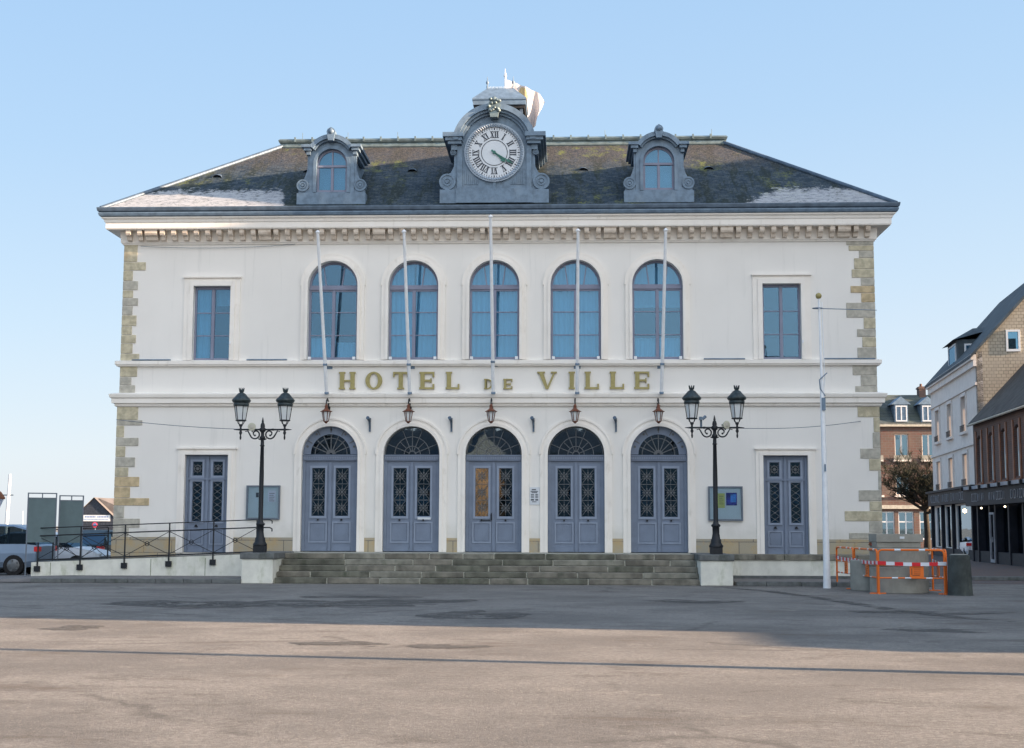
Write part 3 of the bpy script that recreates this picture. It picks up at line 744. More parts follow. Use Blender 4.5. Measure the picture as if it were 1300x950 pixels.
def dormer(cx):
    Yf = -.35
    m = MB()
    body = [(cx-.74, 12.2), (cx+.74, 12.2), (cx+.74, 13.9)]+[(cx+.80*math.cos(a), 13.47+.80*math.sin(a)) for a in [R(32)+(R(148)-R(32))*i/20 for i in range(21)]]+[(cx-.74, 13.9)]
    m.plate([body, archpoly(cx, .50, 12.44, 13.37)], Yf, Yf+.25)
    # barrel back to the roof
    bb = [(cx-.68, 12.2), (cx+.68, 12.2), (cx+.68, 13.8)]+[(cx+.72*math.cos(a), 13.45+.72*math.sin(a)) for a in [R(30)+(R(150)-R(30))*i/16 for i in range(17)]]+[(cx-.68, 13.8)]
    m.plate([bb, archpoly(cx, .60, 12.3, 13.37)], Yf+.25, 2.3)
    m.box(cx-1.12, cx+1.12, Yf-.06, Yf+.35, 12.02, 12.40)
    m.box(cx-1.08, cx-.742, Yf+.02, Yf+.22, 12.4, 12.55); m.box(cx+.742, cx+1.08, Yf+.02, Yf+.22, 12.4, 12.55)
    # inner architrave
    for ro, ri, yy in ((.60, .50, Yf-.05),):
        m.plate([[(cx-ro, 12.42), (cx-ri, 12.42)]+[(cx+ri*math.cos(PI-PI*i/20), 13.37+ri*math.sin(PI-PI*i/20)) for i in range(21)]+[(cx+ri, 12.42), (cx+ro, 12.42)]+[(cx+ro*math.cos(PI*i/20), 13.37+ro*math.sin(PI*i/20)) for i in range(21)]], yy, Yf-.0005)
    d = m.build('dormer', 'zinc', hall)
    m = MB()   # hood mould
    m.arc(cx, 13.47, .84, .70, R(32), R(148), Yf-.22, Yf+.3); m.arc(cx, 13.47, .70, .64, R(32), R(148), Yf-.12, Yf-.0006)
    for s_ in (-1, 1):
        x0, x1 = sorted((cx+s_*.64, cx+s_*.97)); m.box(x0, x1, Yf-.24, 1.6, 13.88, 13.97); x0, x1 = sorted((cx+s_*.66, cx+s_*.9)); m.box(x0, x1, Yf-.18, 1.5, 13.78, 13.879)
        x0, x1 = sorted((cx+s_*.70, cx+s_*.82)); m.box(x0, x1, Yf-.1, 1.4, 13.66, 13.779)
    m.build('hood_mould', 'zinc', d)
    m = MB(); m.plate([[(cx-.09, 14.08), (cx+.09, 14.08), (cx+.14, 14.38), (cx+.10, 14.46), (cx, 14.52), (cx-.10, 14.46), (cx-.14, 14.38)]], Yf-.3, Yf+.05)
    m.lathe([(.03, 0), (.1, .05), (.11, .12), (.05, .2), (.01, .22)], cx, Yf-.26, 14.28, 10); m.build('keystone', 'zinc', d)
    for s_ in (-1, 1):
        m = MB(); volute(m, cx+s_*.94, 12.66, .20, Yf+.0, s_)
        P = [(.745, 12.56), (.95, 12.8), (.86, 13.0), (.80, 13.2), (.80, 13.66), (.742, 13.66), (.742, 12.56)]
        P = [(cx+s_*a_, c_) for a_, c_ in P]
        m.plate([P], Yf+.03, Yf+.17)
        m.build('scroll', 'zinc', d)
    m = MB(); yw = Yf+.12
    holes = [rect(cx-.43, cx-.045, 12.53, 13.27), rect(cx+.045, cx+.43, 12.53, 13.27)]
    for s_ in (-1, 1):
        holes.append([(cx+s_*.02, 13.36)]+[(cx+s_*.44*math.cos(a), 13.36+.44*math.sin(a)) for a in [0.001+R(87)*i/10 for i in range(11)]])
    m.plate([archpoly(cx, .50, 12.44, 13.37)]+holes, yw, yw+.06); m.box(cx-.49, cx+.49, yw-.03, yw-.0005, 13.28, 13.34); m.box(cx-.03, cx+.03, yw-.02, yw-.0005, 12.5, 13.27)
    m.build('dormer_window', 'window_paint', d)
    g = MB(); g.plate([archpoly(cx, .49, 12.45, 13.37)], yw+.03, yw+.036); g.build('pane', 'window_glass', d)
    g = MB(); g.plate([archpoly(cx, .55, 12.3, 13.37)], yw+.3, yw+.32); g.build('blind', 'curtain', d)
for s_ in (-1, 1): dormer(s_*5.3)

# clock dormer
Yf = -.38; cz = 13.68; zc = 13.9
m = MB()
body = [(-1.2, 12.2), (1.2, 12.2), (1.2, 14.0)]+[(1.30*math.cos(a), zc+1.30*math.sin(a)) for a in [R(10)+R(160)*i/32 for i in range(33)]]+[(-1.2, 14.0)]
m.plate([body], Yf, Yf+.5)
bb = [(-1.12, 12.2), (1.12, 12.2), (1.12, 13.95)]+[(1.15*math.cos(a), zc+1.15*math.sin(a)) for a in [R(8)+R(164)*i/24 for i in range(25)]]+[(-1.12, 13.95)]
m.plate([bb], Yf+.5, 3.9)
m.box(-1.76, 1.76, Yf-.06, Yf+.45, 12.02, 12.47); m.box(-1.24, 1.24, Yf-.12, Yf-.0605, 12.02, 12.49)
m.box(-1.2, -1.04, Yf-.05, Yf-.0005, 12.5, 13.9); m.box(1.04, 1.2, Yf-.05, Yf-.0005, 12.5, 13.9)
# fluted corner panels and centre key under the dial
for s_ in (-1, 1):
    P = [(s_*.98, 12.62), (s_*.98, 13.15)]+[(s_*1.06*math.cos(a), cz+1.06*math.sin(a)) for a in [R(-33)-R(27)*i/8 for i in range(9)]]+[(s_*.52, 12.62)]
    P = [p if abs(p[0]) <= .98 else (s_*.98, p[1]) for p in P]
    for k in range(7):
        x = s_*(.94-k*.065); zt_ = cz-math.sqrt(max(0, 1.08**2-x*x)); 
        if zt_ > 12.7: m.box(x-.018, x+.018, Yf-.03, Yf-.0005, 12.64, zt_)
m.box(-.05, .05, Yf-.05, Yf-.0005, 12.5, 12.72)
cd = m.build('clock_dormer', 'zinc', hall)
m = MB()
m.arc(0, zc, 1.36, 1.18, R(8), R(172), Yf-.30, Yf+.5, 0, 40); m.arc(0, zc, 1.18, 1.10, R(8), R(172), Yf-.2, Yf-.0006, 0, 40); m.arc(0, zc, 1.10, 1.03, R(8), R(172), Yf-.1, Yf-.0006, 0, 40)
for s_ in (-1, 1):
    for a_, b2, z0, z1, yy in ((1.0, 1.66, 14.16, 14.30, .34), (1.04, 1.58, 14.05, 14.159, .27), (1.06, 1.50, 13.95, 14.049, .2), (1.201, 1.40, 13.78, 13.949, .08)):
        x0, x1 = sorted((s_*a_, s_*b2)); m.box(x0, x1, Yf-yy, 2.6, z0, z1)
m.build('hood_mould', 'zinc', cd)
for s_ in (-1, 1):
    m = MB(); volute(m, s_*1.52, 12.74, .27, Yf+.0, s_)
    volute(m, s_*1.34, 13.70, .09, Yf-.03, s_)
    P = [(1.201, 12.48), (1.6, 12.48), (1.62, 12.95), (1.42, 13.05), (1.32, 13.25), (1.30, 13.7), (1.36, 13.78), (1.201, 13.78)]
    m.plate([[(s_*a_, c_) for a_, c_ in P]], Yf+.04, Yf+.3)
    m.build('scroll', 'zinc', cd)
m = MB()
m.plate([[(-.12, 14.78), (.12, 14.78), (.20, 15.2), (.14, 15.32), (-.14, 15.32), (-.20, 15.2)]], Yf-.36, Yf+.1)
rnd = random.Random(4)
for k in range(14):
    x, z = rnd.uniform(-.2, .2), rnd.uniform(14.95, 15.4); m.lathe([(.01, -.06), (.06, -.03), (.07, 0), (.05, .04), (.01, .06)], x, Yf-.36, z, 8)
m.lathe([(.02, 0), (.11, .04), (.12, .1), (.07, .17), (.02, .2)], 0, Yf-.3, 15.27, 10)
m.build('keystone', 'ridge_zinc', cd)
m = MB()
m.arc(0, cz, .97, .87, 0, 2*PI, Yf-.10, Yf-.0007, 0, 48)
for k in range(72):
    a = 2*PI*k/72; m.tube([(.85*math.cos(a), Yf-.08, cz+.85*math.sin(a)), (.92*math.cos(a+.03), Yf-.14, cz+.92*math.sin(a+.03))], .026, 5)
m.build('clock_rim', 'zinc_light', cd)
m = MB()
m.plate([circ(0, cz, .87, 48)], Yf-.05, Yf-.0008)
m.arc(0, cz, .43, .41, 0, 2*PI, Yf-.06, Yf-.0505, 1, 40); m.arc(0, cz, .845, .835, 0, 2*PI, Yf-.055, Yf-.0505, 1, 40)
for k in range(60):
    a = 2*PI*k/60; r0 = .765 if k % 5 else .75; m.bar((r0*math.cos(a), cz+r0*math.sin(a)), (.82*math.cos(a), cz+.82*math.sin(a)), .016 if k % 5 else .035, Yf-.058, Yf-.0505, 1)
NUM = ['XII', 'I', 'II', 'III', 'IIII', 'V', 'VI', 'VII', 'VIII', 'IX', 'X', 'XI']
for k, s_ in enumerate(NUM):
    th = PI/2-2*PI*k/12; rm = .60; h = .21
    ws = [.07 if c_ == 'I' else .135 for c_ in s_]; tot = sum(ws)
    flip = False
    ux = Vector((math.sin(th), -math.cos(th))); uz = Vector((math.cos(th), math.sin(th)))
    def P2(x, z): q = uz*(rm+z)+ux*x; return (q.x, cz+q.y)
    x = -tot/2
    y0, y1 = Yf-.06, Yf-.0506
    for c_, w in zip(s_, ws):
        xc = x+w/2
        def Bq(a, b, c, d, yy=0): m.plate([[P2(a, c), P2(b, c), P2(b, d), P2(a, d)]], y0-yy, y1, 1)
        if c_ == 'I': Bq(xc-.019, xc+.019, -h/2, h/2)
        elif c_ == 'V':
            m.plate([[P2(xc-.06, h/2), P2(xc-.02, h/2), P2(xc+.018, -h/2), P2(xc-.018, -h/2)]], y0-.001, y1, 1); m.plate([[P2(xc+.045, h/2), P2(xc+.06, h/2), P2(xc+.012, -h/2), P2(xc, -h/2)]], y0-.002, y1, 1)
        else:
            m.plate([[P2(xc-.062, h/2), P2(xc-.022, h/2), P2(xc+.062, -h/2), P2(xc+.022, -h/2)]], y0-.001, y1, 1); m.plate([[P2(xc+.05, h/2), P2(xc+.062, h/2), P2(xc-.05, -h/2), P2(xc-.062, -h/2)]], y0-.002, y1, 1)
        x += w
    a_, b2 = -tot/2-.005, tot/2+.005
    m.plate([[P2(a_, h/2-.012), P2(b2, h/2-.012), P2(b2, h/2+.004), P2(a_, h/2+.004)]], y0-.003, y1, 1); m.plate([[P2(a_, -h/2-.004), P2(b2, -h/2-.004), P2(b2, -h/2+.012), P2(a_, -h/2+.012)]], y0-.003, y1, 1)
m.build('clock_face', ['dial_white', 'dial_black', 'gold'], cd)
for ang, ln, w, yy in ((R(122), .74, .035, .10), (R(131), .50, .055, .085)):
    m = MB(); d = Vector((math.sin(ang), math.cos(ang))); n_ = Vector((-d.y, d.x))
    def P3(l, o): q = d*l+n_*o; return (q.x, cz+q.y)
    m.plate([[P3(-.12, -w/2), P3(ln*.62, -w/2), P3(ln*.70, -w*1.3), P3(ln, 0), P3(ln*.70, w*1.3), P3(ln*.62, w/2), P3(-.12, w/2)]], Yf-yy-.01, Yf-yy)
    m.plate([circ(0, cz, .055, 14)], Yf-yy-.014, Yf-yy+.002)
    m.build('clock_hand', 'patina', cd)

# belfry behind the clock
m = MB(); cx, cy = -.08, 5.1
m.box(cx-.84, cx+.84, cy-.84, cy+.84, 15.3, 15.75, 0)
for ax_ in (-1, 1):
    for ay in (-1, 1): m.cbox(cx+ax_*.78, cy+ay*.78, 15.75, .11, .11, .97, 0)
m.box(cx-.7, cx+.7, cy-.2, cy+.2, 15.75, 16.71, 1)
m.box(cx-.9, cx+.9, cy-.9, cy+.9, 16.60, 16.72, 1)
m.box(cx-.95, cx+.95, cy-.95, cy+.95, 16.72, 16.90, 2); m.box(cx-.98, cx+.98, cy-.98, cy+.98, 16.90, 16.95, 2)
m.add([(cx-.98, cy-.98, 16.951), (cx+.98, cy-.98, 16.951), (cx+.98, cy+.98, 16.951), (cx-.98, cy+.98, 16.951), (cx-.47, cy-.4, 17.50), (cx+.47, cy-.4, 17.50), (cx+.47, cy+.4, 17.50), (cx-.47, cy+.4, 17.50)], [(0, 1, 5, 4), (1, 2, 6, 5), (2, 3, 7, 6), (3, 0, 4, 7), (4, 5, 6, 7)], 2)
for k in range(19): m.tube([(cx-.45+k*.05, cy-.4, 17.49), (cx-.45+k*.05, cy-.4, 17.56)], .012, 4, 2)
bf = m.build('belfry', ['zinc_dark', 'dark_inside', 'zinc'], hall)
for s_ in (-1, 1): m = MB(); m.lathe([(.03, 0), (.035, .1), (.012, .14), (.05, .2), (.055, .25), (.02, .31), (.006, .46)], cx+s_*.47, cy-.4, 17.48, 10); m.build('finial', 'zinc', bf)

# roof flag
fl = thing('roof_flag', 'white flag with yellow emblem flying on a pole behind the belfry', 'flag', (.02, 6.3, 15.3))
m = MB(); m.tube([(0, 0, 0), (0, 0, 3.15)], .032, 10); m.lathe([(.03, 0), (.06, .05), (.05, .12), (.015, .2), (.004, .36)], 0, 0, 3.13, 10); m.build('flagpole', 'pole_white', fl)
m = MB(); nu, nv = 46, 26; vs = []; fs = []
for i in range(nu+1):
    u = i/nu
    for j in range(nv+1):
        v = j/nv
        x = .04+1.42*u-(.30*v*max(0, u-.55)/.45)*(1 if u < .86 else .6)+.04*math.sin(9*u+2*v)*u
        ztop = 3.05-.40*u-(.30*max(0, (u-.74)/.26)**1.6)
        drop = v*(1.45+.05*math.sin(11*u)-(.85*max(0, (u-.82)/.18)))
        z = ztop-drop+.03*math.sin(9*u+3*v)
        y = .55*u+.20*math.sin(9.5*u+1.8*v)*u**.6+.10*math.sin(21*u-2.5*v)*u
        vs.append((x, y, z))
for i in range(nu):
    for j in range(nv):
        a = i*(nv+1)+j; fs.append((a, a+1, a+nv+2, a+nv+1))
m.add(vs, fs, 0, True)
for q, f in enumerate(m.f):
    i, j = divmod(q, nv); u, v = i/nu, j/nv
    d_ = ((u-.44)/.13)**2+((v-.22)/.21)**2
    if d_ < 1: m.m[q] = 1 if (u-.47)**2+(v-.34)**2 > .004 else 2
m.build('flag_cloth', ['flag_cloth', 'flag_yellow', 'flag_purple'], fl)

# ------------------------------------------------------------------ steps, piers, terrace
st = thing('front_steps', 'five worn dark stone steps across the five arched doors', 'steps', (0, 0, 0))
rnd = random.Random(11); SX = 6.12
for k in range(5):
    m = MB(); yf = -4.0+.35*k; z0 = .17*k; x = -SX
    while x < SX-.01:
        w = min(rnd.uniform(.9, 2.3), SX-x)
        if SX-x-w < .4: w = SX-x
        jj = rnd.uniform(-.008, .008)
        m.box(x+.018, x+w-.018, yf+jj, yf+.5, z0+.008, z0+.17+jj*.3, rnd.choice((0, 0, 1, 1, 2))); x += w
    m.build('step', ['step_stone', 'step_stone_dark', 'step_stone_pale'], st, bevel=.018)
m = MB()
for k in range(5): m.box(-SX, SX, -4.0+.35*k+.03, -2.0, .17*k-.0, .17*k+.155, 0)
m.box(-SX, SX, -2.1, -.045, 0, .842)
m.build('step_core', 'mortar', st)
for s_, lb in ((-1, 'white masonry pier left of the steps carrying a street lamp'), (1, 'white masonry pier right of the steps carrying a street lamp')):
    pr = thing('stair_pier', lb, 'pier', (s_*6.6, -3.0, 0), group='piers beside the steps')
    m = MB(); m.box(-.46, .46, -1.1, 1.7, 0, .70); m.build('pier_body', 'rough_white', pr, bevel=.02)
    m = MB(); m.box(-.50, .50, -1.14, 1.74, .70, .88); m.build('capstone', 'kerb_stone', pr, bevel=.02)
# right terrace
tr = thing('side_terrace', 'low white terrace wall with dark stone edge right of the steps', 'terrace', (9.6, -.7, 0))
m = MB(); m.box(-2.48, 2.6, -.6, .62, 0, .665); m.build('terrace_wall', 'rough_white', tr)
m = MB(); x = -2.5
while x < 2.6:
    w = min(random.uniform(.8, 1.3), 2.65-x); m.box(x+.006, x+w-.006, -.66, .62, .667, .83+random.uniform(-.005, .005)); x += w
m.build('edge_stone', 'step_stone', tr, bevel=.015)
m = MB(); m.box(-2.48, 2.6, -.78, -.61, .118, .20); m.build('base_step', 'kerb_stone', tr)
# left ramp
rp = thing('access_ramp', 'long low white-walled ramp rising to the left door', 'ramp', (-10.6, -.7, 0))
m = MB()
def rz_(x): return .50+(x+14.4)*(.80-.50)/7.3
for y0, y1, mm in ((-.65, -.45, 0), (-.45, .62, 1)):
    X0, X1 = -3.7, 3.52
    za, zb = rz_(X0-10.6)-(0 if mm == 0 else -.02), rz_(X1-10.6)+(0 if mm == 0 else .02)
    m.add([(X0, y0, 0), (X1, y0, 0), (X1, y1, 0), (X0, y1, 0), (X0, y0, za), (X1, y0, zb), (X1, y1, zb), (X0, y1, za)], [(0, 1, 5, 4), (1, 2, 6, 5), (2, 3, 7, 6), (3, 0, 4, 7), (4, 5, 6, 7)], mm)
m.build('ramp_wall', ['rough_white', 'kerb_stone'], rp)

# ramp railing
rl = thing('ramp_railing', 'black iron railing with crossed bars and bent ends along the ramp', 'railing', (-10.6, -1.36, 0))
def rail_run(par, P, y, h1=1.02, ends=True, foot=True):
    "P: list of (x, zbase) post positions"
    for x, z in P:
        m = MB(); m.box(x-.018, x+.018, y-.018, y+.018, z-.02, z+h1); m.build('post', 'iron', par)
    for hh, r in ((h1, .018), (h1-.24, .022), (.035, .026)):
        pts = [(x, y, z+hh) for x, z in P]
        if ends and hh > .5: a, b2 = pts[-1], pts[-2]; pts += [(a[0]+.40, y, a[2]+.0), (a[0]+.47, y, a[2]-.04), (a[0]+.47, y, a[2]-.12)]
        m = MB(); m.tube(pts, r, 6); m.build('handrail', 'iron', par)
    for (xa, za), (xb, zb) in zip(P[:-1], P[1:]):
        a0, a1, b0, b1 = za+.06, za+h1-.26, zb+.06, zb+h1-.26; mx, mz = (xa+xb)/2, (a0+b1+a1+b0)/4
        m = MB(); m.tube([(xa, y, a0), (xb, y, b1)], .010, 5); m.tube([(xa, y+.012, a1), (xb, y+.012, b0)], .010, 5)
        m.arc(mx, mz, .075, .055, 0, 2*PI, y-.012, y+.012, 0, 14)
        m.build('cross_bars', 'iron', par)
    if foot:
        for x, z in P[:-1]: m = MB(); m.box(x-.09, x+.09, y-.06, y+.03, z-.32, z-.15); m.box(x-.02, x+.02, y-.03, y+.01, z-.2, z+.02); m.build('bracket', 'iron', par)
P = [(x+10.6, rz_(x)+.03) for x in (-14.1, -12.76, -11.37, -9.98, -8.6, -7.25)]
rail_run(rl, P, 0)
rl2 = thing('ramp_railing', 'short black iron railing at the far side of the ramp beside the building corner', 'railing', (-10.6, -.12, 0))
rail_run(rl2, [(x+10.6, rz_(x)-.02) for x in (-14.1, -13.2, -12.32)], 0, ends=False, foot=False)

# ------------------------------------------------------------------ street lamps
def lantern(par, cx, cz):
    m = MB()   # cradle
    m.lathe([(.018, -.30), (.03, -.24), (.02, -.16), (.05, -.10), (.03, -.04), (.045, 0), (.03, .04), (.03, .08), (.06, .12), (.03, .16)], cx, 0, cz, 10, 0)
    for k in range(4):
        a = PI/4+k*PI/2; m.tube([(cx+.03*math.cos(a), .03*math.sin(a), cz+.13), (cx+.09*math.cos(a), .09*math.sin(a), cz+.18), (cx+.13*math.cos(a), .13*math.sin(a), cz+.27)], .012, 5)
    m.lathe([(.14, .25), (.155, .25), (.165, .275), (.14, .29)], cx, 0, cz, 6, 0, False)
    for k in range(6):
        a = k*PI/3; m.tube([(cx+.14*math.cos(a), .14*math.sin(a), cz+.28), (cx+.205*math.cos(a), .205*math.sin(a), cz+.70)], .011, 4)
    L = m.build('lantern', 'iron', par)
    m = MB(); m.lathe([(.125, .285), (.19, .70)], cx, 0, cz, 6, 0, False); m.build('lantern_glass', 'lamp_glass', L)
    m = MB(); m.lathe([(.21, .69), (.225, .70), (.235, .76), (.215, .775), (.22, .79), (.26, .815), (.285, .86), (.265, .90), (.20, .965), (.12, 1.06), (.075, 1.09), (.055, 1.10)], cx, 0, cz, 16); 
    m.lathe([(.045, 1.09), (.055, 1.12), (.05, 1.14)], cx, 0, cz, 10)
    for k in range(8):
        a = k*PI/4; m.tube([(cx+.05*math.cos(a), .05*math.sin(a), cz+1.12), (cx+.085*math.cos(a), .085*math.sin(a), cz+1.24)], [.022, .006], 4)
    m.build('lantern_cap', 'lamp_green', L)
    m = MB(); m.lathe([(.02, .3), (.04, .36), (.045, .46), (.02, .52)], cx, 0, cz, 10); m.build('lamp_bulb', 'sign_white', L)
def street_lamp(loc, label, h):
    t_ = thing('street_lamp', label, 'street lamp', loc, group='two-headed street lamps beside the steps')
    m = MB()
    m.box(-.17, .17, -.17, .17, 0, .20); m.lathe([(.20, .2), (.21, .24), (.17, .30), (.15, .34), (.15, .42), (.125, .44), (.10, .60), (.10, .78), (.13, .80), (.135, .84), (.085, .88), (.07, .95), (.068, 2.2), (.052, h-.5), (.075, h-.48), (.055, h-.45), (.048, h-.30), (.085, h-.26), (.085, h-.22), (.05, h-.18), (.05, h-.08), (.09, h-.05), (.1, h+.02), (.06, h+.06), (.07, h+.10), (.055, h+.17), (.03, h+.21), (.035, h+.24), (.008, h+.36)], 0, 0, 0, 14)
    m.build('pole', 'iron', t_)
    for s_ in (-1, 1):
        m = MB(); m.tube([(s_*.04, 0, h), (s_*.68, 0, h)], .026, 8); m.tube([(s_*.68, 0, h), (s_*.86, 0, h)], [.03, .008], 8)
        m.lathe([(.04, -.03), (.05, 0), (.04, .03)], s_*.3, 0, h, 8)
        pts = []
        for k in range(22):
            a = R(200)-k*R(19); r_ = .145*(1-k*.028); pts.append((s_*(.235-r_*math.cos(a)*-1*-1), 0, h-.14+r_*math.sin(a)*-1))
        # scroll bracket
        sc_ = []
        for k in range(26):
            f = k/25; a = R(30)+f*R(400); r_ = .155-.11*f
            sc_.append((s_*(.21+r_*math.cos(a)), 0, h-.13-r_*math.sin(a)))
        m.tube([(s_*.52, 0, h-.06), (s_*.44, 0, h-.04)]+sc_, [.012, .02]+[.024]*20+[.018]*6, 6)
        m.tube([(s_*.05, 0, h-.30), (s_*.12, 0, h-.27)], .02, 6)
        e_ = sc_[-1]; m.lathe([(.01, -.03), (.035, 0), (.01, .03)], e_[0], 0, e_[2], 8)
        m.build('lamp_arm', 'iron', t_)
    for s_ in (-1, 1): lantern(t_, s_*.655, h)
    return t_
street_lamp((-6.64, -3.6, .88), 'black two-headed street lamp on the left pier beside the ramp railing', 3.60)
street_lamp((6.64, -3.6, .88), 'black two-headed street lamp on the right pier, a horn loudspeaker on its arm', 3.66)
def disc_speaker(loc, label, rz=0):
    t_ = thing('loudspeaker', label, 'loudspeaker', loc, rz)
    m = MB(); m.M = Matrix.Rotation(PI/2, 4, 'X')
    m.lathe([(.115, 0), (.11, -.02), (.05, -.10), (.04, -.2)][::-1], 0, 0, 0, 18); m.lathe([(.115, 0), (.12, .01), (.10, .015)], 0, 0, 0, 18); m.build('horn', 'plastic_cream', t_)
    m = MB(); m.M = Matrix.Rotation(PI/2, 4, 'X'); m.lathe([(.075, .016), (.07, .022), (.03, .03)], 0, 0, 0, 14); m.build('speaker_grille', 'stone_grey', t_)
    m = MB(); m.box(-.015, .015, .05, .08, -.15, 0); m.build('mount', 'iron', t_)
disc_speaker((-6.95, -3.66, 4.56), 'round cream loudspeaker on the arm of the left street lamp')
disc_speaker((6.98, -3.66, 4.62), 'round grey-cream loudspeaker on the arm of the right street lamp', .5)
cm = thing('security_camera', 'small grey double camera on the left arm of the right street lamp', 'camera', (6.25, -3.6, 4.56))
m = MB(); m.box(-.03, .03, -.03, .03, 0, .26); m.build('bracket', 'zinc_dark', cm)
m = MB(); m.cbox(-.02, -.05, .2, .08, .2, .09); m.tube([(.03, -.1, .22), (.13, -.1, .31)], .045, 10); m.build('housing', 'zinc', cm)

# flagpoles on the front
for i, b in enumerate(bays):
    mid = i == 2; tip = Vector((b*1.025, -2.2 if not mid else -2.35, 10.70 if not mid else 11.12)); base = Vector((b*1.015, -.42, 5.88))
    lab = ['white flagpole leaning out from the wall left of the letter H', 'white flagpole leaning out between the letters T and E', 'tallest white flagpole leaning out over the central door', 'white flagpole leaning out over the letters of VILLE', 'white flagpole leaning out right of the lettering']
    f = thing('flagpole', lab[i], 'flagpole', tuple(base), group='flagpoles leaning out from the front wall')
    d = tip-base; m = MB(); m.tube([(0, 0, 0), tuple(d*.5), tuple(d)], [.056, .052, .044], 10); m.build('pole', 'pole_white', f)
    m = MB(); n_ = d.normalized(); m.lathe([(.01, -.05), (.07, -.01), (.07, .03), (.01, .08)], d.x, d.y, d.z, 10); m.build('pole_cap', 'pole_white', f)
    m = MB(); k = .9/5.0; q = d*k
    m.tube([(0, .17, 0), (0, -.02, 0)], .03, 8); m.lathe([(.06, -.05), (.075, 0), (.06, .03)], 0, 0, 0, 10); m.build('wall_bracket', 'zinc', f); m = MB(); m.tube([(q.x, .40, q.z), (q.x, q.y-.02, q.z)], .02, 8); m.cbox(q.x, .41, q.z-.06, .22, .02, .1); m.lathe([(.06, -.04), (.075, 0), (.06, .04)], q.x, q.y, q.z, 10)
    m.build('wall_bracket', 'zinc', f)

# wall lanterns
wl = None
lab = ['copper wall lantern above the first arched door from the left', 'copper wall lantern above the second arched door from the left', 'copper wall lantern above the central door', 'copper wall lantern right of the central one', 'copper wall lantern above the arched door nearest the right lamp']
for i, b in enumerate(bays):
    loc = (b-.06+(.03 if i > 2 else 0), -.55, 4.92)
    if wl is None:
        wl = thing('wall_lantern', lab[i], 'wall lantern', loc, group='copper wall lanterns')
        m = MB(); pts = [(0, .5, .30)]+[(0, .30-.30*math.cos(a)*-1*-1+.0, .42+.30*math.sin(a)) for a in [R(0)+R(180)*k/12 for k in range(13)]]
        pts = [(0, .48, .36), (0, .46, .55), (0, .38, .70), (0, .2, .78), (0, .05, .72), (0, 0, .60), (0, 0, .48)]
        m.tube(pts, .022, 8); m.cbox(0, .49, .3, .08, .03, .25); m.tube([(0, .46, .38), (0, .30, .44), (0, .26, .56), (0, .33, .62)], .014, 6); m.build('bracket', 'iron', wl)
        m = MB(); m.lathe([(.19, .34), (.20, .355), (.14, .38), (.085, .42), (.05, .46), (.05, .52), (.065, .53), (.03, .56), (.02, .60)], 0, 0, 0, 6, 0, False)
        m.lathe([(.02, -.03), (.05, 0), (.07, .02), (.075, .04), (.05, .05)], 0, 0, 0, 6, 0, False)
        for k in range(6):
            a = k*PI/3; m.tube([(.075*math.cos(a), .075*math.sin(a), .03), (.14*math.cos(a), .14*math.sin(a), .36)], .012, 4)
        m.build('lantern_frame', 'copper', wl)
        m = MB(); m.lathe([(.06, .045), (.125, .345)], 0, 0, 0, 6, 0, False); m.build('lantern_glass', 'lamp_glass', wl)
    else: dup(wl, loc, lab[i])
# dark flag holders between doors
lab = ['dark iron wall bracket between the first and second arched doors', 'dark iron wall bracket left of the central door arch', 'dark iron wall bracket right of the central door arch', 'dark iron wall bracket between the two rightmost arched doors']
wb = None
for i, x in enumerate((-1.5, -.5, .5, 1.5)):
    loc = (x*BAY-.04, -.04, 4.66)
    if wb is None:
        wb = thing('wall_bracket', lab[i], 'bracket', loc, group='dark iron wall brackets')
        m = MB(); m.box(-.03, .03, -.05, 0, 0, .44); m.build('back_plate', 'zinc_dark', wb)
        m = MB(); m.tube([(0, -.04, .34), (-.04, -.16, .42), (-.05, -.2, .44)], [.04, .055, .06], 8); m.tube([(0, -.03, .1), (-.03, -.13, .38)], .018, 6); m.build('socket', 'zinc_dark', wb)
    else: dup(wb, loc, lab[i])

# notice cases
def notice(cx, label, sheets):
    t_ = thing('notice_case', label, 'notice board', (cx, -.045, 1.86), group='glazed notice cases')
    m = MB(); w = .54; h = 1.08
    m.plate([rect(-w, w, 0, h), rect(-w+.05, w-.05, .05, h-.05)], -.09, 0); m.build('case_frame', 'board_frame', t_, bevel=.006)
    m = MB(); m.box(-w+.045, w-.045, -.03, -.01, .045, h-.045); m.build('back_panel', 'paper_pale', t_)
    for x0, x1, z0, z1, mm in sheets:
        m = MB(); m.box(x0, x1, -.036, -.0305, z0, z1, 0)
        if mm in ('paper_white', 'paper_yellow'):
            for k in range(5): m.box(x0+.04, x1-.04-.03*(k % 2), -.038, -.0365, z1-.1-.06*k, z1-.085-.06*k, 1)
        else: m.box(x0+.14, x1-.03, -.038, -.0365, z0+.1, z1-.05, 1)
        m.build('poster', [mm, 'print_dark' if mm != 'paper_blue' else 'paper_cyan'], t_)
    m = MB(); m.box(-w+.045, w-.045, -.062, -.058, .045, h-.045); m.build('case_glass', 'case_glass', t_)
notice(-7.36, 'glazed notice case with pale sheets on the wall behind the left lamp', [(.15, .40, .55, .92, 'paper_white'), (-.38, -.12, .6, .9, 'paper_pale')])
notice(7.32, 'glazed notice case holding a yellow and a blue poster', [(-.24, -.02, .40, .86, 'paper_yellow'), (.02, .36, .48, .88, 'paper_blue')])
pq = thing('wall_plaque', 'small white printed plaque right of the central door', 'plaque', (1.31, -.045, 2.35))
m = MB(); m.box(-.16, .16, -.02, 0, 0, .55); m.build('plate', 'sign_white', pq)
m = MB()
m.box(-.09, .04, -.024, -.0205, .46, .49)
for k, (a_, b2) in enumerate(((.42, -.13), (.38, -.10))): m.box(b2, -b2-.02, -.024, -.0205, a_-.012, a_+.012)
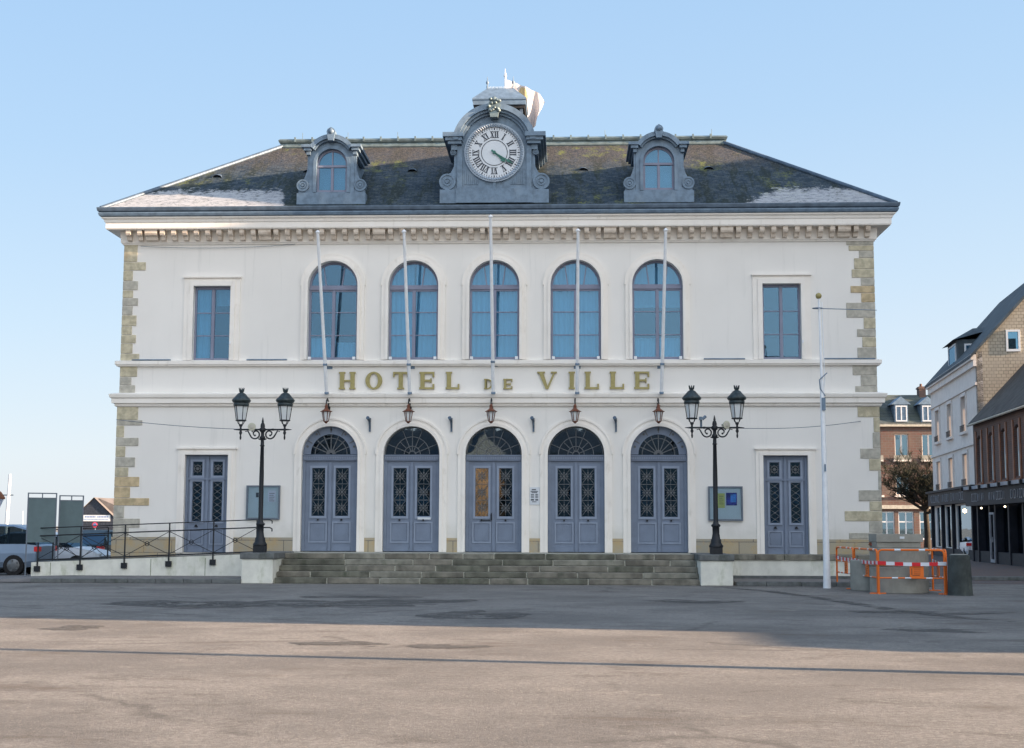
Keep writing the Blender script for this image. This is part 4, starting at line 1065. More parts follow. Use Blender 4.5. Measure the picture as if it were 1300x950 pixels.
for z in (.32, .275, .235, .17, .14): m.box(-.12, -.02, -.024, -.0205, z-.012, z+.012); m.box(.02, .11, -.024, -.0205, z-.012, z+.012)
m.box(-.08, .06, -.024, -.0205, .08, .10)
m.build('printing', 'print_dark', pq)

# cables
m = MB()
def cable(a, b, sag, name, label, r=.009):
    m = MB(); pts = []
    for k in range(21):
        f = k/20; p = Vector(a).lerp(Vector(b), f); p.z -= sag*4*f*(1-f); pts.append(p)
    tag(m.tube(pts, r, 5).build(name, 'zinc_dark'), label, 'cable')
cable((-12.2, -.1, 5.05), (-6.70, -3.56, 4.48), .06, 'cable', 'thin cable from the left corner stones to the left street lamp')
cable((6.70, -3.56, 4.56), (11.6, -.06, 5.0), .12, 'cable', 'thin cable from the right street lamp to the right corner stones')
cable((-11.6, -.07, 10.74), (-6.5, -.07, 10.78), .09, 'cable', 'thin dark cable sagging under the cornice at the upper left', .007)
for x_, h_ in ((-3.1, .5), (.05, .62), (1.75, .66)):
    m = MB(); m.box(x_, x_+.018, -.6515, -.6495, .12, h_); m.build('wall_joint', 'moss_joint', rp)
# ------------------------------------------------------------------ weather mast by the right corner
mt = thing('white_mast', 'tall white pole with ball top and thin crossarm near the right corner', 'mast', (9.48, -5.3, 0))
m = MB(); m.tube([(0, 0, 0), (0, 0, .4), (0, 0, 3.0), (-.02, 0, 5.7)], [.11, .095, .075, .06], 14); m.tube([(-.02, 0, 5.7), (-.05, 0, 8.05)], [.038, .03], 12); m.tube([(.06, 0, 5.6), (.03, 0, 7.95)], .012, 6); m.build('pole', 'pole_white', mt)
m = MB(); m.lathe([(.01, -.09), (.07, -.06), (.09, 0), (.07, .06), (.01, .09)], -.06, 0, 8.13, 14); m.build('ball_top', 'gold', mt)
m = MB(); m.tube([(-.22, 0, 7.78), (1.55, 0, 7.72)], [.014, .010], 6); m.M = Matrix.Translation((-.1, 0, 7.78)); m.tube([(.14*math.cos(a), .1*math.sin(a), 0) for a in [2*PI*k/14 for k in range(15)]], .012, 5); m.M = None
m.tube([(.12, -.04, 5.95), (-.10, -.06, 5.75), (-.08, -.06, 5.5), (.06, -.04, 5.3)], .016, 6); m.build('crossarm', 'zinc', mt)
m = MB(); m.box(-.05, .05, -.115, -.06, 4.9, 5.25); m.box(-.02, .02, -.13, -.09, 3.2, 3.4); m.build('cleat', 'zinc', mt)

# ------------------------------------------------------------------ works area at right
def ringobj(name, label, loc, r, h, cat='concrete ring', ri=None, group=None, mm='concrete'):
    t_ = thing(name, label, cat, loc, group=group)
    m = MB(); ri = ri or r-.12
    m.lathe([(r, 0), (r, h-.02), (r-.02, h), (ri, h), (ri-.0, h-.3)], 0, 0, 0, 48, 0, False); o_ = m.build('concrete_shell', mm, t_)
    return t_
G = 'stacked concrete manhole rings'
def ring_solid(name, label, loc, r, h, cat):
    m = MB(); m.lathe([(r-.01, 0), (r, .015), (r, h-.02), (r-.015, h), (r-.13, h), (r-.13, .0)], 0, 0, 0, 56, 0, False)
    for f in m.f: pass
    o_ = m.build(name, 'concrete'); o_.location = loc; return tag(o_, label, cat, G)
ring_solid('concrete_ring', 'wide grey concrete ring at the bottom of the stack inside the orange barriers', (10.92, -7.55, 0), .74, .66, 'concrete ring')
ring_solid('concrete_ring', 'second grey concrete ring resting on the lowest ring of the stack', (10.93, -7.54, .662), .735, .48, 'concrete ring')
ring_solid('concrete_ring', 'loose lower concrete ring standing behind the left orange barrier', (10.55, -6.3, 0), .62, .80, 'concrete ring')
m = MB(); m.box(-.56, .56, -.45, .45, 0, .15); o_ = m.build('concrete_slab', 'concrete', bevel=.015); o_.location = (10.84, -7.5, 1.143); tag(o_, 'lower square concrete slab lying on the ring stack', 'concrete slab', 'concrete slabs on the ring stack')
m = MB(); m.box(-.59, .59, -.47, .47, 0, .20); m.box(.0, .12, -.474, -.4695, .08, .14, 1); o_ = m.build('concrete_slab', ['concrete', 'sign_white'], bevel=.015); o_.location = (10.86, -7.52, 1.295); tag(o_, 'topmost concrete slab with a small white sticker', 'concrete slab', 'concrete slabs on the ring stack')

def barrier(loc, rz, Lg, label, plate_f=.58):
    t_ = thing('safety_barrier', label, 'barrier', loc, rz, 'orange metal safety barriers')
    m = MB(); r = .026; c_ = .09; H = 1.1
    pts = [(0, 0, 0), (0, 0, H-c_), (c_*.3, 0, H-c_*.3), (c_, 0, H), (Lg-c_, 0, H), (Lg-c_*.3, 0, H-c_*.3), (Lg, 0, H-c_), (Lg, 0, 0)]
    m.tube(pts, r, 8); fr = m.build('barrier_frame', 'orange_paint', t_)
    for zz in (.72, .40): m = MB(); m.tube([(0, 0, zz), (Lg, 0, zz)], .018, 8); m.build('crossbar', 'orange_paint', t_)
    for zz, rr, fs_ in ((H, r+.003, (.25, .62, .85)), (.72, .021, (.3, .72)), (.40, .021, (.2, .4, .72))):
        for f in fs_:
            if f*Lg+.16 < Lg-.1: m = MB(); m.tube([(f*Lg, 0, zz), (f*Lg+.15, 0, zz)], rr, 8); m.build('reflective_band', 'reflect_white', t_)
    m = MB(); x0 = Lg*plate_f-.17
    m.box(x0, x0+.34 if Lg < 1.8 else x0+.3, -.012, .012, .41, .71); m.build('info_plate', 'orange_paint', t_)
    m = MB()
    for zz in (.50, .55, .60, .65): m.box(x0+.1, x0+.26, -.016, -.0125, zz, zz+.012)
    m.box(x0+.04, x0+.06, -.016, -.0125, .48, .64); m.box(x0+.06, x0+.24, -.016, -.0125, .46, .475); m.build('plate_marks', 'rust_trim', t_)
    for xx in (0, Lg): m = MB(); m.box(xx-.03, xx+.03, -.2, .2, .0, .025); m.build('foot', 'orange_paint', t_)
    return t_
pA, pB, pC, pD = (10.04, -3.72), (10.13, -5.72), (10.21, -8.32), (11.86, -8.55)
def bar_between(a, b, label, f=.58):
    v = Vector(b)-Vector(a); return barrier((a[0], a[1], 0), math.atan2(v.y, v.x), v.length, label, f)
bar_between((10.21, -8.4), (11.80, -8.62), 'orange safety barrier facing the square in front of the concrete rings')
bar_between((10.05, -3.78), (10.13, -5.70), 'orange safety barrier receding beside the white mast, farthest from the square')
bar_between((10.14, -5.80), (10.20, -8.32), 'orange safety barrier receding on the left side of the concrete rings')
bar_between((11.86, -8.55), (12.05, -6.5), 'orange safety barrier receding on the right side of the concrete rings, by the dark bollard')
# warning tape
m = MB()
path = [(10.03, -3.74, .83), (10.11, -5.72, .80), (10.18, -8.44, .78), (11.84, -8.68, .77), (12.02, -6.6, .8)]
acc = 0; k = 0
for a, b in zip(path[:-1], path[1:]):
    a, b = Vector(a), Vector(b); L = (b-a).length; n_ = max(1, round(L/.2))
    for i in range(n_):
        p, q = a.lerp(b, i/n_), a.lerp(b, (i+1)/n_); s_ = -.03*math.sin(PI*(i+.5)/n_)
        m.add([(p.x, p.y, p.z+s_-.045), (q.x, q.y, q.z+s_-.045), (q.x, q.y, q.z+s_+.045), (p.x, p.y, p.z+s_+.045)], [(0, 1, 2, 3)], k % 2); k += 1
o_ = m.build('warning_tape', ['red_tape', 'reflect_white']); sd = o_.modifiers.new('Solidify', 'SOLIDIFY'); sd.thickness = .002
tag(o_, 'red and white striped tape strung round the orange barriers', 'warning tape')
m = MB(); m.M = Matrix.Translation((10.3, -7.3, 1.2)) @ Matrix.Rotation(.5, 4, 'Y'); m.box(-.09, .09, -.05, .05, -.03, .05, 0); m.box(-.05, .02, -.055, .055, .0, .02, 1); tag(m.build('warning_light', ['rust_trim', 'red_tape']), 'small reddish-brown warning light lying left of the concrete slabs', 'warning light')
bl = thing('stone_bollard', 'thick dark tapered bollard right of the orange barriers', 'bollard', (12.08, -8.95, 0))
m = MB(); m.lathe([(.31, 0), (.30, .05), (.265, .9), (.255, .98), (.22, 1.0)], 0, 0, 0, 32, 0, False); m.build('bollard_body', 'concrete_dark', bl)
m = MB(); m.lathe([(.215, 1.0), (.2, 1.012)], 0, 0, 0, 32); m.build('bollard_top', 'concrete', bl)

# ------------------------------------------------------------------ election boards at left
def eboard(a, b, ztop, zb, label, posts):
    A = Vector((a[0], a[1], 0)); v = Vector((b[0]-a[0], b[1]-a[1], 0)); L = v.length
    t_ = thing('display_board', label, 'display board', tuple(A), math.atan2(v.y, v.x), 'empty grey display boards')
    m = MB(); m.box(.02, L-.02, -.012, .012, zb, ztop-.16); m.build('panel', 'board_grey', t_)
    m = MB(); m.box(0, L, -.02, .02, ztop-.035, ztop); m.box(L/2-.015, L/2+.015, -.015, .015, ztop-.16, ztop-.035); m.box(0, L, -.016, .016, ztop-.18, ztop-.15)
    for x, zf in zip((0, L), posts): m.box(x-.018, x+.018, -.0205, .0205, zf, ztop+.001)
    m.build('board_frame', 'board_frame', t_)
eboard((-14.40, -1.55), (-13.66, -1.15), 2.66, 1.12, 'empty dark grey display board on posts, nearer the parked blue car', (.08, .5))
eboard((-13.70, -.75), (-13.09, -.35), 2.60, 1.10, 'empty dark grey display board on posts, nearer the building corner', (.52, .52))

# ------------------------------------------------------------------ cars
def car(loc, rz, paint, label, Lc=4.2, Hc=1.48, Wc=.88, kind='hatch', light=True):
    t_ = thing('parked_car', label, 'car', loc, rz)
    # stations along x (front +): x, zlow, zbelt, ztop, half width, roof half width
    h = Lc/2
    if kind == 'suv': S = [(-h, .45, .95, .96, .8), (-h+.08, .32, 1.0, 1.02, .95), (-h+.45, .28, 1.04, Hc-.12, 1), (-h+.9, .28, 1.04, Hc, 1), (0, .28, 1.02, Hc+.02, 1), (h-1.7, .28, 1.0, Hc-.04, 1), (h-1.0, .28, .98, 1.0, 1), (h-.3, .3, .86, .88, .94), (h, .42, .68, .70, .78)]
    else: S = [(-h, .42, .86, .87, .82), (-h+.1, .30, .92, .94, .95), (-h+.55, .26, .93, Hc-.14, 1), (-h+1.1, .26, .92, Hc, 1), (0, .26, .90, Hc, 1), (h-1.6, .26, .89, Hc-.10, 1), (h-.95, .26, .88, .90, 1), (h-.25, .28, .74, .76, .93), (h, .4, .58, .60, .78)]
    def ringp(st):
        x, zl, zb, zt, wf = st; w = Wc*wf; rf = .80 if zt > zb+.1 else .97
        return [(x, w*.9, zl), (x, w, zl+.18), (x, w*1.0, (zl+zb)/2+.08), (x, w*.96, zb), (x, w*rf, zt-.05 if zt > zb+.1 else zt), (x, w*rf*.85, zt), (x, 0, zt+.015)]
    rg = []
    for st in S:
        r_ = ringp(st); rg.append(r_+[(x, -y, z) for x, y, z in reversed(r_[:-1])])
    n = len(rg[0]); body = MB(); gls = MB()
    for i in range(len(S)-1):
        for k in range(n-1):
            side = k in (3, n-5) and (S[i][3] > S[i][2]+.1 or S[i+1][3] > S[i+1][2]+.1)
            scr = k in (4, 5, 6, 7) and ((S[i][3] > S[i][2]+.1) != (S[i+1][3] > S[i+1][2]+.1))
            q = [rg[i][k], rg[i][k+1], rg[i+1][k+1], rg[i+1][k]]
            (gls if (side or scr) else body).add(q, [(0, 1, 2, 3)], 0, True)
        body.add([rg[i][0], rg[i][-1], rg[i+1][-1], rg[i+1][0]], [(0, 1, 2, 3)])
    body.add(rg[0], [tuple(range(n))]); body.add(rg[-1], [tuple(reversed(range(n)))])
    body.build('body', paint, t_); gls.build('car_window', 'car_glass', t_)
    m = MB()
    for x in (-.45, .5):
        for s_ in (-1, 1): m.box(x-.03, x+.03, s_*Wc*.86-.03, s_*Wc*.86+.035, .95, Hc-.1)
    m.build('door_pillar', paint, t_)
    wr = .35 if kind == 'suv' else .31
    for x in (-h+.78, h-.82):
        for s_ in (-1, 1):
            m = MB(); m.M = Matrix.Translation((x, s_*(Wc-.08), wr)) @ Matrix.Rotation(PI/2*s_, 4, 'X')
            m.lathe([(wr-.03, -.10), (wr, -.07), (wr, .09), (wr-.03, .12)], 0, 0, 0, 24); w_ = m.build('wheel', 'tyre', t_)
            m = MB(); m.M = Matrix.Translation((x, s_*(Wc-.08), wr)) @ Matrix.Rotation(PI/2*s_, 4, 'X')
            m.lathe([(.06, -.118), (.2, -.112), (.21, -.105)][::1], 0, 0, 0, 16)
            for k in range(5):
                a = 2*PI*k/5; m.box(.16*math.cos(a)-.03, .16*math.cos(a)+.03, .16*math.sin(a)-.03, .16*math.sin(a)+.03, -.135, -.1)
            m.build('rim', 'rim', w_)
    for s_ in (-1, 1):
        m = MB(); z_ = .86 if kind == 'suv' else .78; m.box(-h-.01, -h+.14, s_*Wc*.82-.14, s_*Wc*.82+.12, z_-.06, z_+.1); m.build('tail_light', 'tail_red', t_)
        m = MB(); m.box(h-.22, h-.03, s_*Wc*.72-.14, s_*Wc*.72+.12, .56, .68); m.build('headlight', 'sign_white', t_)
    return t_
car((-16.98, 1.5, 0), PI, 'car_blue', 'pale blue off-roader parked left of the display boards, cut by the picture edge', 4.2, 1.66, .88, 'suv')
car((-16.05, 4.6, 0), 0, 'car_white', 'white car parked behind the ramp railing and display boards', 4.3, 1.42)
car((-15.7, 9.0, 0), PI/2, 'car_teal', 'dark teal car with red tail lights parked beside the building corner', 4.2, 1.47, .88)
car((27.9, 38, 0), .5, 'car_black', 'dark saloon parked behind the concrete rings in the side street', 4.3, 1.35)
car((29.6, 45, 0), .2, 'car_steel', 'steel blue car parked farther back by the bare tree', 4.2, 1.4)
car((24.6, 32.5, 0), 1.4, 'car_white', 'white car parked at the shop corner in the side street', 4.0, 1.2)

# ------------------------------------------------------------------ left distance
gh = thing('timber_house', 'black boarded gable house with brown roof and white sign beyond the cars', 'house', (-82.4, 200, 0))
m = MB(); hw = 2.95
m.plate([[(-2.6, 0), (3.7, 0), (3.7, 3.1), (0, 6.5), (-2.6, 4.0)]], 0, 14)
for k in range(20):
    z = .3+k*.32; xa = -2.5 if z < 4.0 else -(6.5-z)*.98; xb = 3.6 if z < 3.1 else (6.5-z)*1.05
    if xb-xa > .4: m.box(xa, xb, -.04, -.002, z, z+.05)
m.build('wall', 'black_timber', gh)
m = MB(); m.add([(0, -.3, 6.65), (3.9, -.3, 3.05), (3.9, 14, 3.05), (0, 14, 6.65), (-2.8, -.3, 3.95), (-2.8, 14, 3.95)], [(0, 1, 2, 3), (0, 3, 5, 4)])
m.add([(.3, 1, 6.55), (10, 6, 6.5), (10, 1.2, 2.6), (4.2, 1.2, 2.6)], [(0, 3, 2, 1)]); m.box(3.8, 9.8, 1.4, 14, 0, 2.6); m.build('roof', 'tan_roof', gh)
m = MB(); m.box(-2.0, 3.0, -.12, -.05, 2.4, 3.5, 0)
for k in range(15):
    x = -1.5+k*.28
    if k not in (7,): m.box(x, x+.14, -.14, -.121, 3.05, 3.33, 1)
for k in range(18):
    x = -1.7+k*.25; m.box(x, x+.1, -.14, -.121, 2.62, 2.8, 1)
m.build('name_board', ['sign_white', 'sign_blue'], gh)
ns = thing('no_parking_sign', 'small round red-rimmed no-parking sign on a post above the dark car', 'road sign', (-20.42, 22, 0))
m = MB(); m.tube([(0, 0, 0), (0, 0, 1.75)], .03, 8); m.build('post', 'zinc', ns)
m = MB(); m.M = Matrix.Translation((0, -.05, 1.68)) @ Matrix.Rotation(PI/2, 4, 'X'); m.lathe([(.13, 0), (.13, .015)], 0, 0, 0, 20); m.build('sign_rim', 'road_sign_red', ns)
m = MB(); m.M = Matrix.Translation((0, -.067, 1.68)) @ Matrix.Rotation(PI/2, 4, 'X'); m.lathe([(.085, 0), (.085, .004)], 0, 0, 0, 20); m.build('sign_face', 'sign_blue', ns)
bm_ = thing('boat_mast', 'tall sunlit white mast with a crosstree standing beyond the blue car', 'mast', (-47.85, 78, 0))
m = MB(); m.tube([(-.05, 0, 0), (.12, 0, 6.2)], [.19, .13], 10); m.build('mast_pole', 'sign_white', bm_)
m = MB(); m.box(-2.6, .5, -.05, .05, 4.28, 4.38); m.build('crosstree', 'zinc_dark', bm_)
for i, (px, hh) in enumerate(((-45.8, 2.9), (-45.4, 3.5))):
    q = thing('boat_mast', ['short thin mast just right of the tall white mast', 'thin distant mast nearest the display boards'][i], 'mast', (px-.6, 78, 0)); m = MB(); m.tube([(0, 0, 0), (0, 0, hh)], .035, 6); m.build('mast_pole', 'sign_white', q)
ll = thing('street_lamp', 'brown-capped lantern lamp at the left picture edge', 'street lamp', (-18.5, 6, 0))
m = MB(); m.tube([(0, 0, 0), (0, 0, 2.35)], .05, 10); m.build('pole', 'rust_trim', ll)
m = MB(); m.lathe([(.08, 2.32), (.2, 2.6)], 0, 0, 0, 6, 0, False); m.build('lantern_glass', 'paper_white', ll)
m = MB(); m.lathe([(.25, 2.6), (.24, 2.66), (.1, 2.85), (.03, 2.9)], 0, 0, 0, 6, 0, False); m.build('lantern_cap', 'rust_trim', ll)

# ------------------------------------------------------------------ right distance
# white shop house: street front runs away from camera, gable faces camera
def wall_local(name, label, cat, A, B):
    "thing whose local x runs from A to B along the street front, local -y faces the street"
    v = Vector((B[0]-A[0], B[1]-A[1])); t_ = thing(name, label, cat, (A[0], A[1], 0), math.atan2(v.y, v.x)); return t_, v.length
# front seen from the street (camera left of it): x from near-right ... we run from far to near
wh, Lf = wall_local('shop_house', 'narrow cream three-storey house with slate roof and sunlit shingled gable', 'house', (25.0, 43.0), (23.35, 27.5))
def shopfront(par, L, x0, bays_, zt):
    m = MB(); m.box(x0-.05, x0+L+.05, -.35, -.02, zt-.75, zt); m.box(x0-.1, x0+L+.1, -.5, -.02, zt, zt+.12); 
    x = x0
    for w in bays_: m.box(x-.14, x+.14, -.2, -.02, 0, zt-.75); x += w
    m.box(x0+L-.28, x0+L, -.2, -.02, 0, zt-.75); m.box(x0, x0+L, -.15, -.02, 0, .5)
    m.build('shop_front', 'shop_blue', par)
    return
m = MB(); Hh = 10.7
wz = [(3.95, 5.65), (6.85, 8.75)]
wx = [2.6, 7.0, 11.6]
holes = [rect(x-.7, x+.7, a, b) for x in wx for a, b in wz]
gh_ = [rect(1.0, 3.6, .55, 2.9), rect(4.5, 7.3, .55, 2.9), rect(8.2, 14.6, .55, 2.9)]
m.plate([rect(0, Lf, 0, Hh)]+holes+gh_, 0, .3)
m.box(0, .3, .3, 7, 0, Hh)
m.build('wall', 'cream_wall', wh)
# gable wall facing camera at local x = Lf
m = MB(); m.M = Matrix.Translation((Lf, 0, 0)) @ Matrix.Rotation(PI/2, 4, 'Z')
prof_g = [(0.0, 0), (11.0, 0), (11.0, Hh-.6), (4.4, 15.5), (0.0, Hh)]
m.plate([prof_g, rect(1.55, 2.15, 10.75, 11.75)], 0, .3)
gw = m.build('gable_wall', 'shingle', wh)
m = MB(); m.M = Matrix.Translation((Lf, 0, 0)) @ Matrix.Rotation(PI/2, 4, 'Z'); m.plate([rect(1.5, 2.2, 10.68, 11.8), rect(1.6, 2.1, 10.8, 11.7)], -.06, .1); o_ = m.build('window', 'sign_white', wh)
m = MB(); m.M = Matrix.Translation((Lf, 0, 0)) @ Matrix.Rotation(PI/2, 4, 'Z'); m.box(1.58, 2.12, .05, .06, 10.78, 11.72); m.build('pane', 'window_glass', o_)
m = MB()
sl = (15.5-Hh)/4.4
ov = .3
P0 = (-ov, Hh-ov*sl+.15); P1 = (4.4, 15.75)
m.add([(-.4, P0[0], P0[1]), (Lf+.25, P0[0], P0[1]), (Lf+.25, P1[0], P1[1]), (-.4, P1[0], P1[1]), (-.4, P0[0], P0[1]-.16), (Lf+.25, P0[0], P0[1]-.16), (Lf+.25, P1[0], P1[1]-.2), (-.4, P1[0], P1[1]-.2)], [(0, 1, 2, 3), (4, 7, 6, 5), (0, 4, 5, 1), (1, 5, 6, 2), (2, 6, 7, 3), (3, 7, 4, 0)])
m.add([(-.4, 4.4, 15.75), (Lf+.25, 4.4, 15.75), (Lf+.25, 11.3, Hh), (-.4, 11.3, Hh)], [(0, 1, 2, 3)])
m.build('roof', 'slate_far', wh)
m = MB(); m.box(-.15, Lf+.02, -.28, -.002, Hh-.42, Hh-.14); m.box(-.1, Lf+.01, -.16, -.002, Hh-.75, Hh-.42); m.box(-.05, Lf, -.1, -.002, 8.98, 9.12); m.box(-.05, Lf, -.1, -.002, 5.98, 6.12); m.build('cornice', 'cream_wall', wh)
for x in wx:
    for a, b in wz:
        m = MB(); m.plate([rect(x-.85, x+.85, a-.05, b+.18), rect(x-.7, x+.7, a, b)], -.07, -.002); m.box(x-.95, x+.95, -.18, -.002, a-.17, a-.055); w_ = m.build('window', 'cream_wall', wh)
        m = MB(); m.box(x-.69, x+.69, .17, .19, a, b); m.build('shutter', 'cream_dark', w_)
        m = MB(); 
        for k in range(8): m.box(x-.68+k*.19, x-.66+k*.19, -.15, -.13, a, a+.32)
        m.box(x-.7, x+.7, -.155, -.125, a+.3, a+.33); m.build('window_railing', 'iron', w_)
# dormer on the street slope near the gable
m = MB(); xa, xb = 5.4, 8.8
zd0 = 10.9
m.box(xa, xb, .25, 3.4, 10.3, 12.25); d_ = m.build('dormer', 'slate_far', wh)
m = MB(); m.add([(xa-.25, -.05, 12.2), (xb+.25, -.05, 12.2), (xb+.25, 3.8, 13.2), (xa-.25, 3.8, 13.2), ((xa+xb)/2, 1.4, 13.1), ((xa+xb)/2, 3.8, 13.3)], [(0, 1, 4), (1, 2, 5, 4), (2, 3, 5), (3, 0, 4, 5), (0, 3, 2, 1)]); m.build('dormer_roof', 'slate_far', d_)
m = MB(); m.plate([rect(xa+.5, xb-.5, 10.75, 12.1), rect(xa+.62, xb-.62, 10.87, 12.0)], .18, .249); m.box(xb, xb+.03, .6, 1.7, 11.0, 12.0); m.build('dormer_window', 'sign_white', d_)
m = MB(); m.box(xa+.6, xb-.6, .21, .22, 10.87, 12.0); m.box(xb+.031, xb+.04, .7, 1.6, 11.1, 11.9); m.build('pane', 'window_glass', d_)
# shop
shopfront(wh, Lf-.2, .1, [3.9, 3.7, 7], 3.75)
m = MB(); m.box(0.2, Lf-.1, .05, .07, .5, 3.0); m.build('shop_window', 'door_glass', wh)
m = MB(); m.box(0.2, Lf-.1, 1.5, 1.6, .0, 1.7, 0); m.box(0.2, Lf-.1, 1.5, 1.6, 1.7, 3.2, 1); m.build('shop_interior', ['rust_trim', 'concrete'], wh)
m = MB(); m.lathe([(.02, -.1), (.09, -.05), (.1, 0), (.09, .05), (.02, .1)], Lf-1.6, -.55, 2.55, 12); m.build('shop_lamp', 'bulb', wh)
def scribble(m, x0, x1, z, h, y, seed, skip=.18):
    rnd = random.Random(seed); x = x0
    while x < x1:
        if rnd.random() > skip:
            k = rnd.choice((0, 1, 2)); w = h*.55
            if k == 0: m.bar((x, z), (x, z+h), h*.12, y, y+.01)
            elif k == 1: m.bar((x, z+h), (x+w*.5, z), h*.11, y, y+.01); m.bar((x+w*.5, z), (x+w, z+h), h*.11, y-.002, y+.01)
            else: m.bar((x, z), (x, z+h), h*.12, y, y+.01); m.bar((x, z+h), (x+w*.8, z+h), h*.11, y, y+.01); m.bar((x, z), (x+w*.8, z), h*.11, y, y+.01)
        x += h*.85
m = MB()
for a, b in ((1.2, 4.4), (5.2, 7.6), (8.6, 12.6)): scribble(m, a, b, 3.18, .4, -.365, int(a*7), 0)
m.build('fascia_lettering', 'shop_trim', wh)

# brown brick shop house, nearer
bh, Lb = wall_local('brick_shop_house', 'low brown brick house with dark blue restaurant front at the right picture edge', 'house', (22.95, 27.1), (21.6, 9.0))
m = MB(); wxs = [1.3+2.55*k for k in range(7)]
holes = [[(x-.5, 3.95), (x+.5, 3.95), (x+.5, 6.1), (x+.25, 6.22), (x, 6.27), (x-.25, 6.22), (x-.5, 6.1)] for x in wxs]
m.plate([rect(0, Lb, 2.9, 6.9)]+holes, 0, .3)
m.box(0, .3, .3, 6, 0, 6.9)
m.box(0, Lb, .3, .5, 0, .4)
m.build('wall', 'brown_brick', bh)
for x in wxs:
    m = MB(); m.plate([[(x-.5, 3.96), (x+.5, 3.96), (x+.5, 6.1), (x, 6.26), (x-.5, 6.1)], rect(x-.44, x-.03, 4.02, 6.0), rect(x+.03, x+.44, 4.02, 6.0)], .14, .2); w_ = m.build('window', 'sign_white', bh)
    m = MB(); m.box(x-.49, x+.49, .19, .195, 3.97, 6.05); m.build('pane', 'window_glass', w_)
    m = MB(); m.box(x-.75, x-.51, -.05, -.002, 3.8, 6.5); m.box(x+.51, x+.75, -.05, -.002, 3.8, 6.5); m.box(x-.75, x+.75, -.12, -.002, 3.7, 3.85); m.build('window_trim', 'rust_trim', w_)
m = MB(); m.add([(-.05, -.22, 6.95), (Lb, -.22, 6.95), (Lb, 2.9, 10.30), (-.05, 2.9, 10.30), (-.05, -.22, 6.8), (Lb, -.22, 6.8), (Lb, 2.9, 10.15), (-.05, 2.9, 10.15)], [(0, 1, 2, 3), (4, 7, 6, 5), (0, 4, 5, 1), (1, 5, 6, 2), (2, 6, 7, 3), (3, 7, 4, 0)]); m.add([(-.05, 2.9, 10.30), (Lb, 2.9, 10.30), (Lb, 6.6, 6.6), (-.05, 6.6, 6.6)], [(0, 1, 2, 3)]); m.build('roof', 'slate_brown', bh)
m = MB(); m.tube([(0, -.26, 6.84), (Lb, -.26, 6.84)], .06, 8); m.build('gutter', 'stone_grey', bh)
m = MB(); zt = 3.55
m.box(.05, Lb, -.5, -.02, zt-.8, zt); m.box(0, Lb, -.62, -.02, zt, zt+.10)
x = .2
for w in (1.3, 2.6, 1.2, 2.6, 2.6, 2.6, 2.6, 2.2): m.box(x-.13, x+.13, -.25, .2, 0, zt-.8); x += w
m.box(.05, Lb, -.2, .25, 0, .55); m.build('shop_front', 'shop_blue', bh)
m = MB(); m.box(.1, Lb, -.66, -.621, zt+.0, zt+.16)
m.build('awning_rail', 'shop_trim', bh)
for k in range(9): m = MB(); m.cbox(.3+2*k, -.68, zt-.05, .12, .2, .2); m.build('fascia_spotlight', 'iron', bh)
m = MB(); m.box(.1, Lb, .1, .12, .55, 2.8); m.build('shop_window', 'door_glass', bh)
m = MB(); m.box(.1, Lb, 1.6, 1.7, .0, 1.6, 0); m.box(.1, Lb, 1.6, 1.7, 1.6, 3.0, 1); m.build('shop_interior', ['rust_trim', 'dark_inside'], bh)
m = MB(); m.plate([rect(4.3, 5.2, .05, 2.4), rect(4.38, 5.12, .2, 2.3)], -.3, -.22); m.cbox(5.0, -.33, 1.0, .04, .05, .25); m.build('shop_door', 'shop_trim', bh)
m = MB(); scribble(m, 1.6, 4.2, zt-.58, .36, -.515, 5, 0); scribble(m, 5.3, 8.6, zt-.58, .36, -.515, 9, 0); scribble(m, 9.6, 13, zt-.58, .36, -.515, 13, 0); m.build('fascia_lettering', 'shop_trim', bh)
for x in (3.4, 8.2): m = MB(); m.lathe([(.01, -.05), (.06, 0), (.01, .05)], x, -.45, 2.62, 8); m.build('shop_lamp', 'bulb_dim', bh)

# far red brick building
rb = thing('brick_building', 'tall red brick building with slate roof and gabled dormers closing the side street', 'building', (30.5, 70, 0))
m = MB(); z0 = [(4.3, 6.0), (7.2, 9.3)]
xs_ = [-1.0+.1, 1.3, 4.0, -3.6]
hol = [rect(x-.55, x+.55, a, b) for x in (-.95, 1.25, -3.2, 3.6) for a, b in z0]
gf = [rect(x-.62, x+.62, .7, 3.0) for x in (-2.3, -.75, .95, 2.6, -4)]
m.plate([rect(-6, 12, 0, 10.1)]+hol+gf, 0, .4); m.build('wall', 'red_brick', rb)
m = MB(); m.box(-6, 12, -.25, -.002, 3.2, 3.5); m.box(-6, 12, -.3, -.002, 9.9, 10.2); m.box(2.9+.6, 6, -.04, -.002, 0, 3.1); m.build('cornice', 'stone_grey', rb)
m = MB(); m.add([(-6, -.4, 10.2), (12, -.4, 10.2), (12, 2.0, 12.7), (-6, 2.0, 12.7), (12, 9, 12.7), (-6, 9, 12.7)], [(0, 1, 2, 3), (3, 2, 4, 5)]); rf = m.build('roof', 'back_slate', rb)
m = MB(); m.box(1.05, 1.6, 1.8, 2.6, 12.3, 13.4); m.box(.98, 1.67, 1.75, 2.65, 13.2, 13.32); m.lathe([(.12, 13.4), (.1, 13.65)], 1.3, 2.2, 0, 8); m.build('chimney', 'brown_brick', rf)
m = MB(); m.box(3.5, 4.0, 1, 2, 11.5, 13.6); m.build('chimney', 'brown_brick', rf)
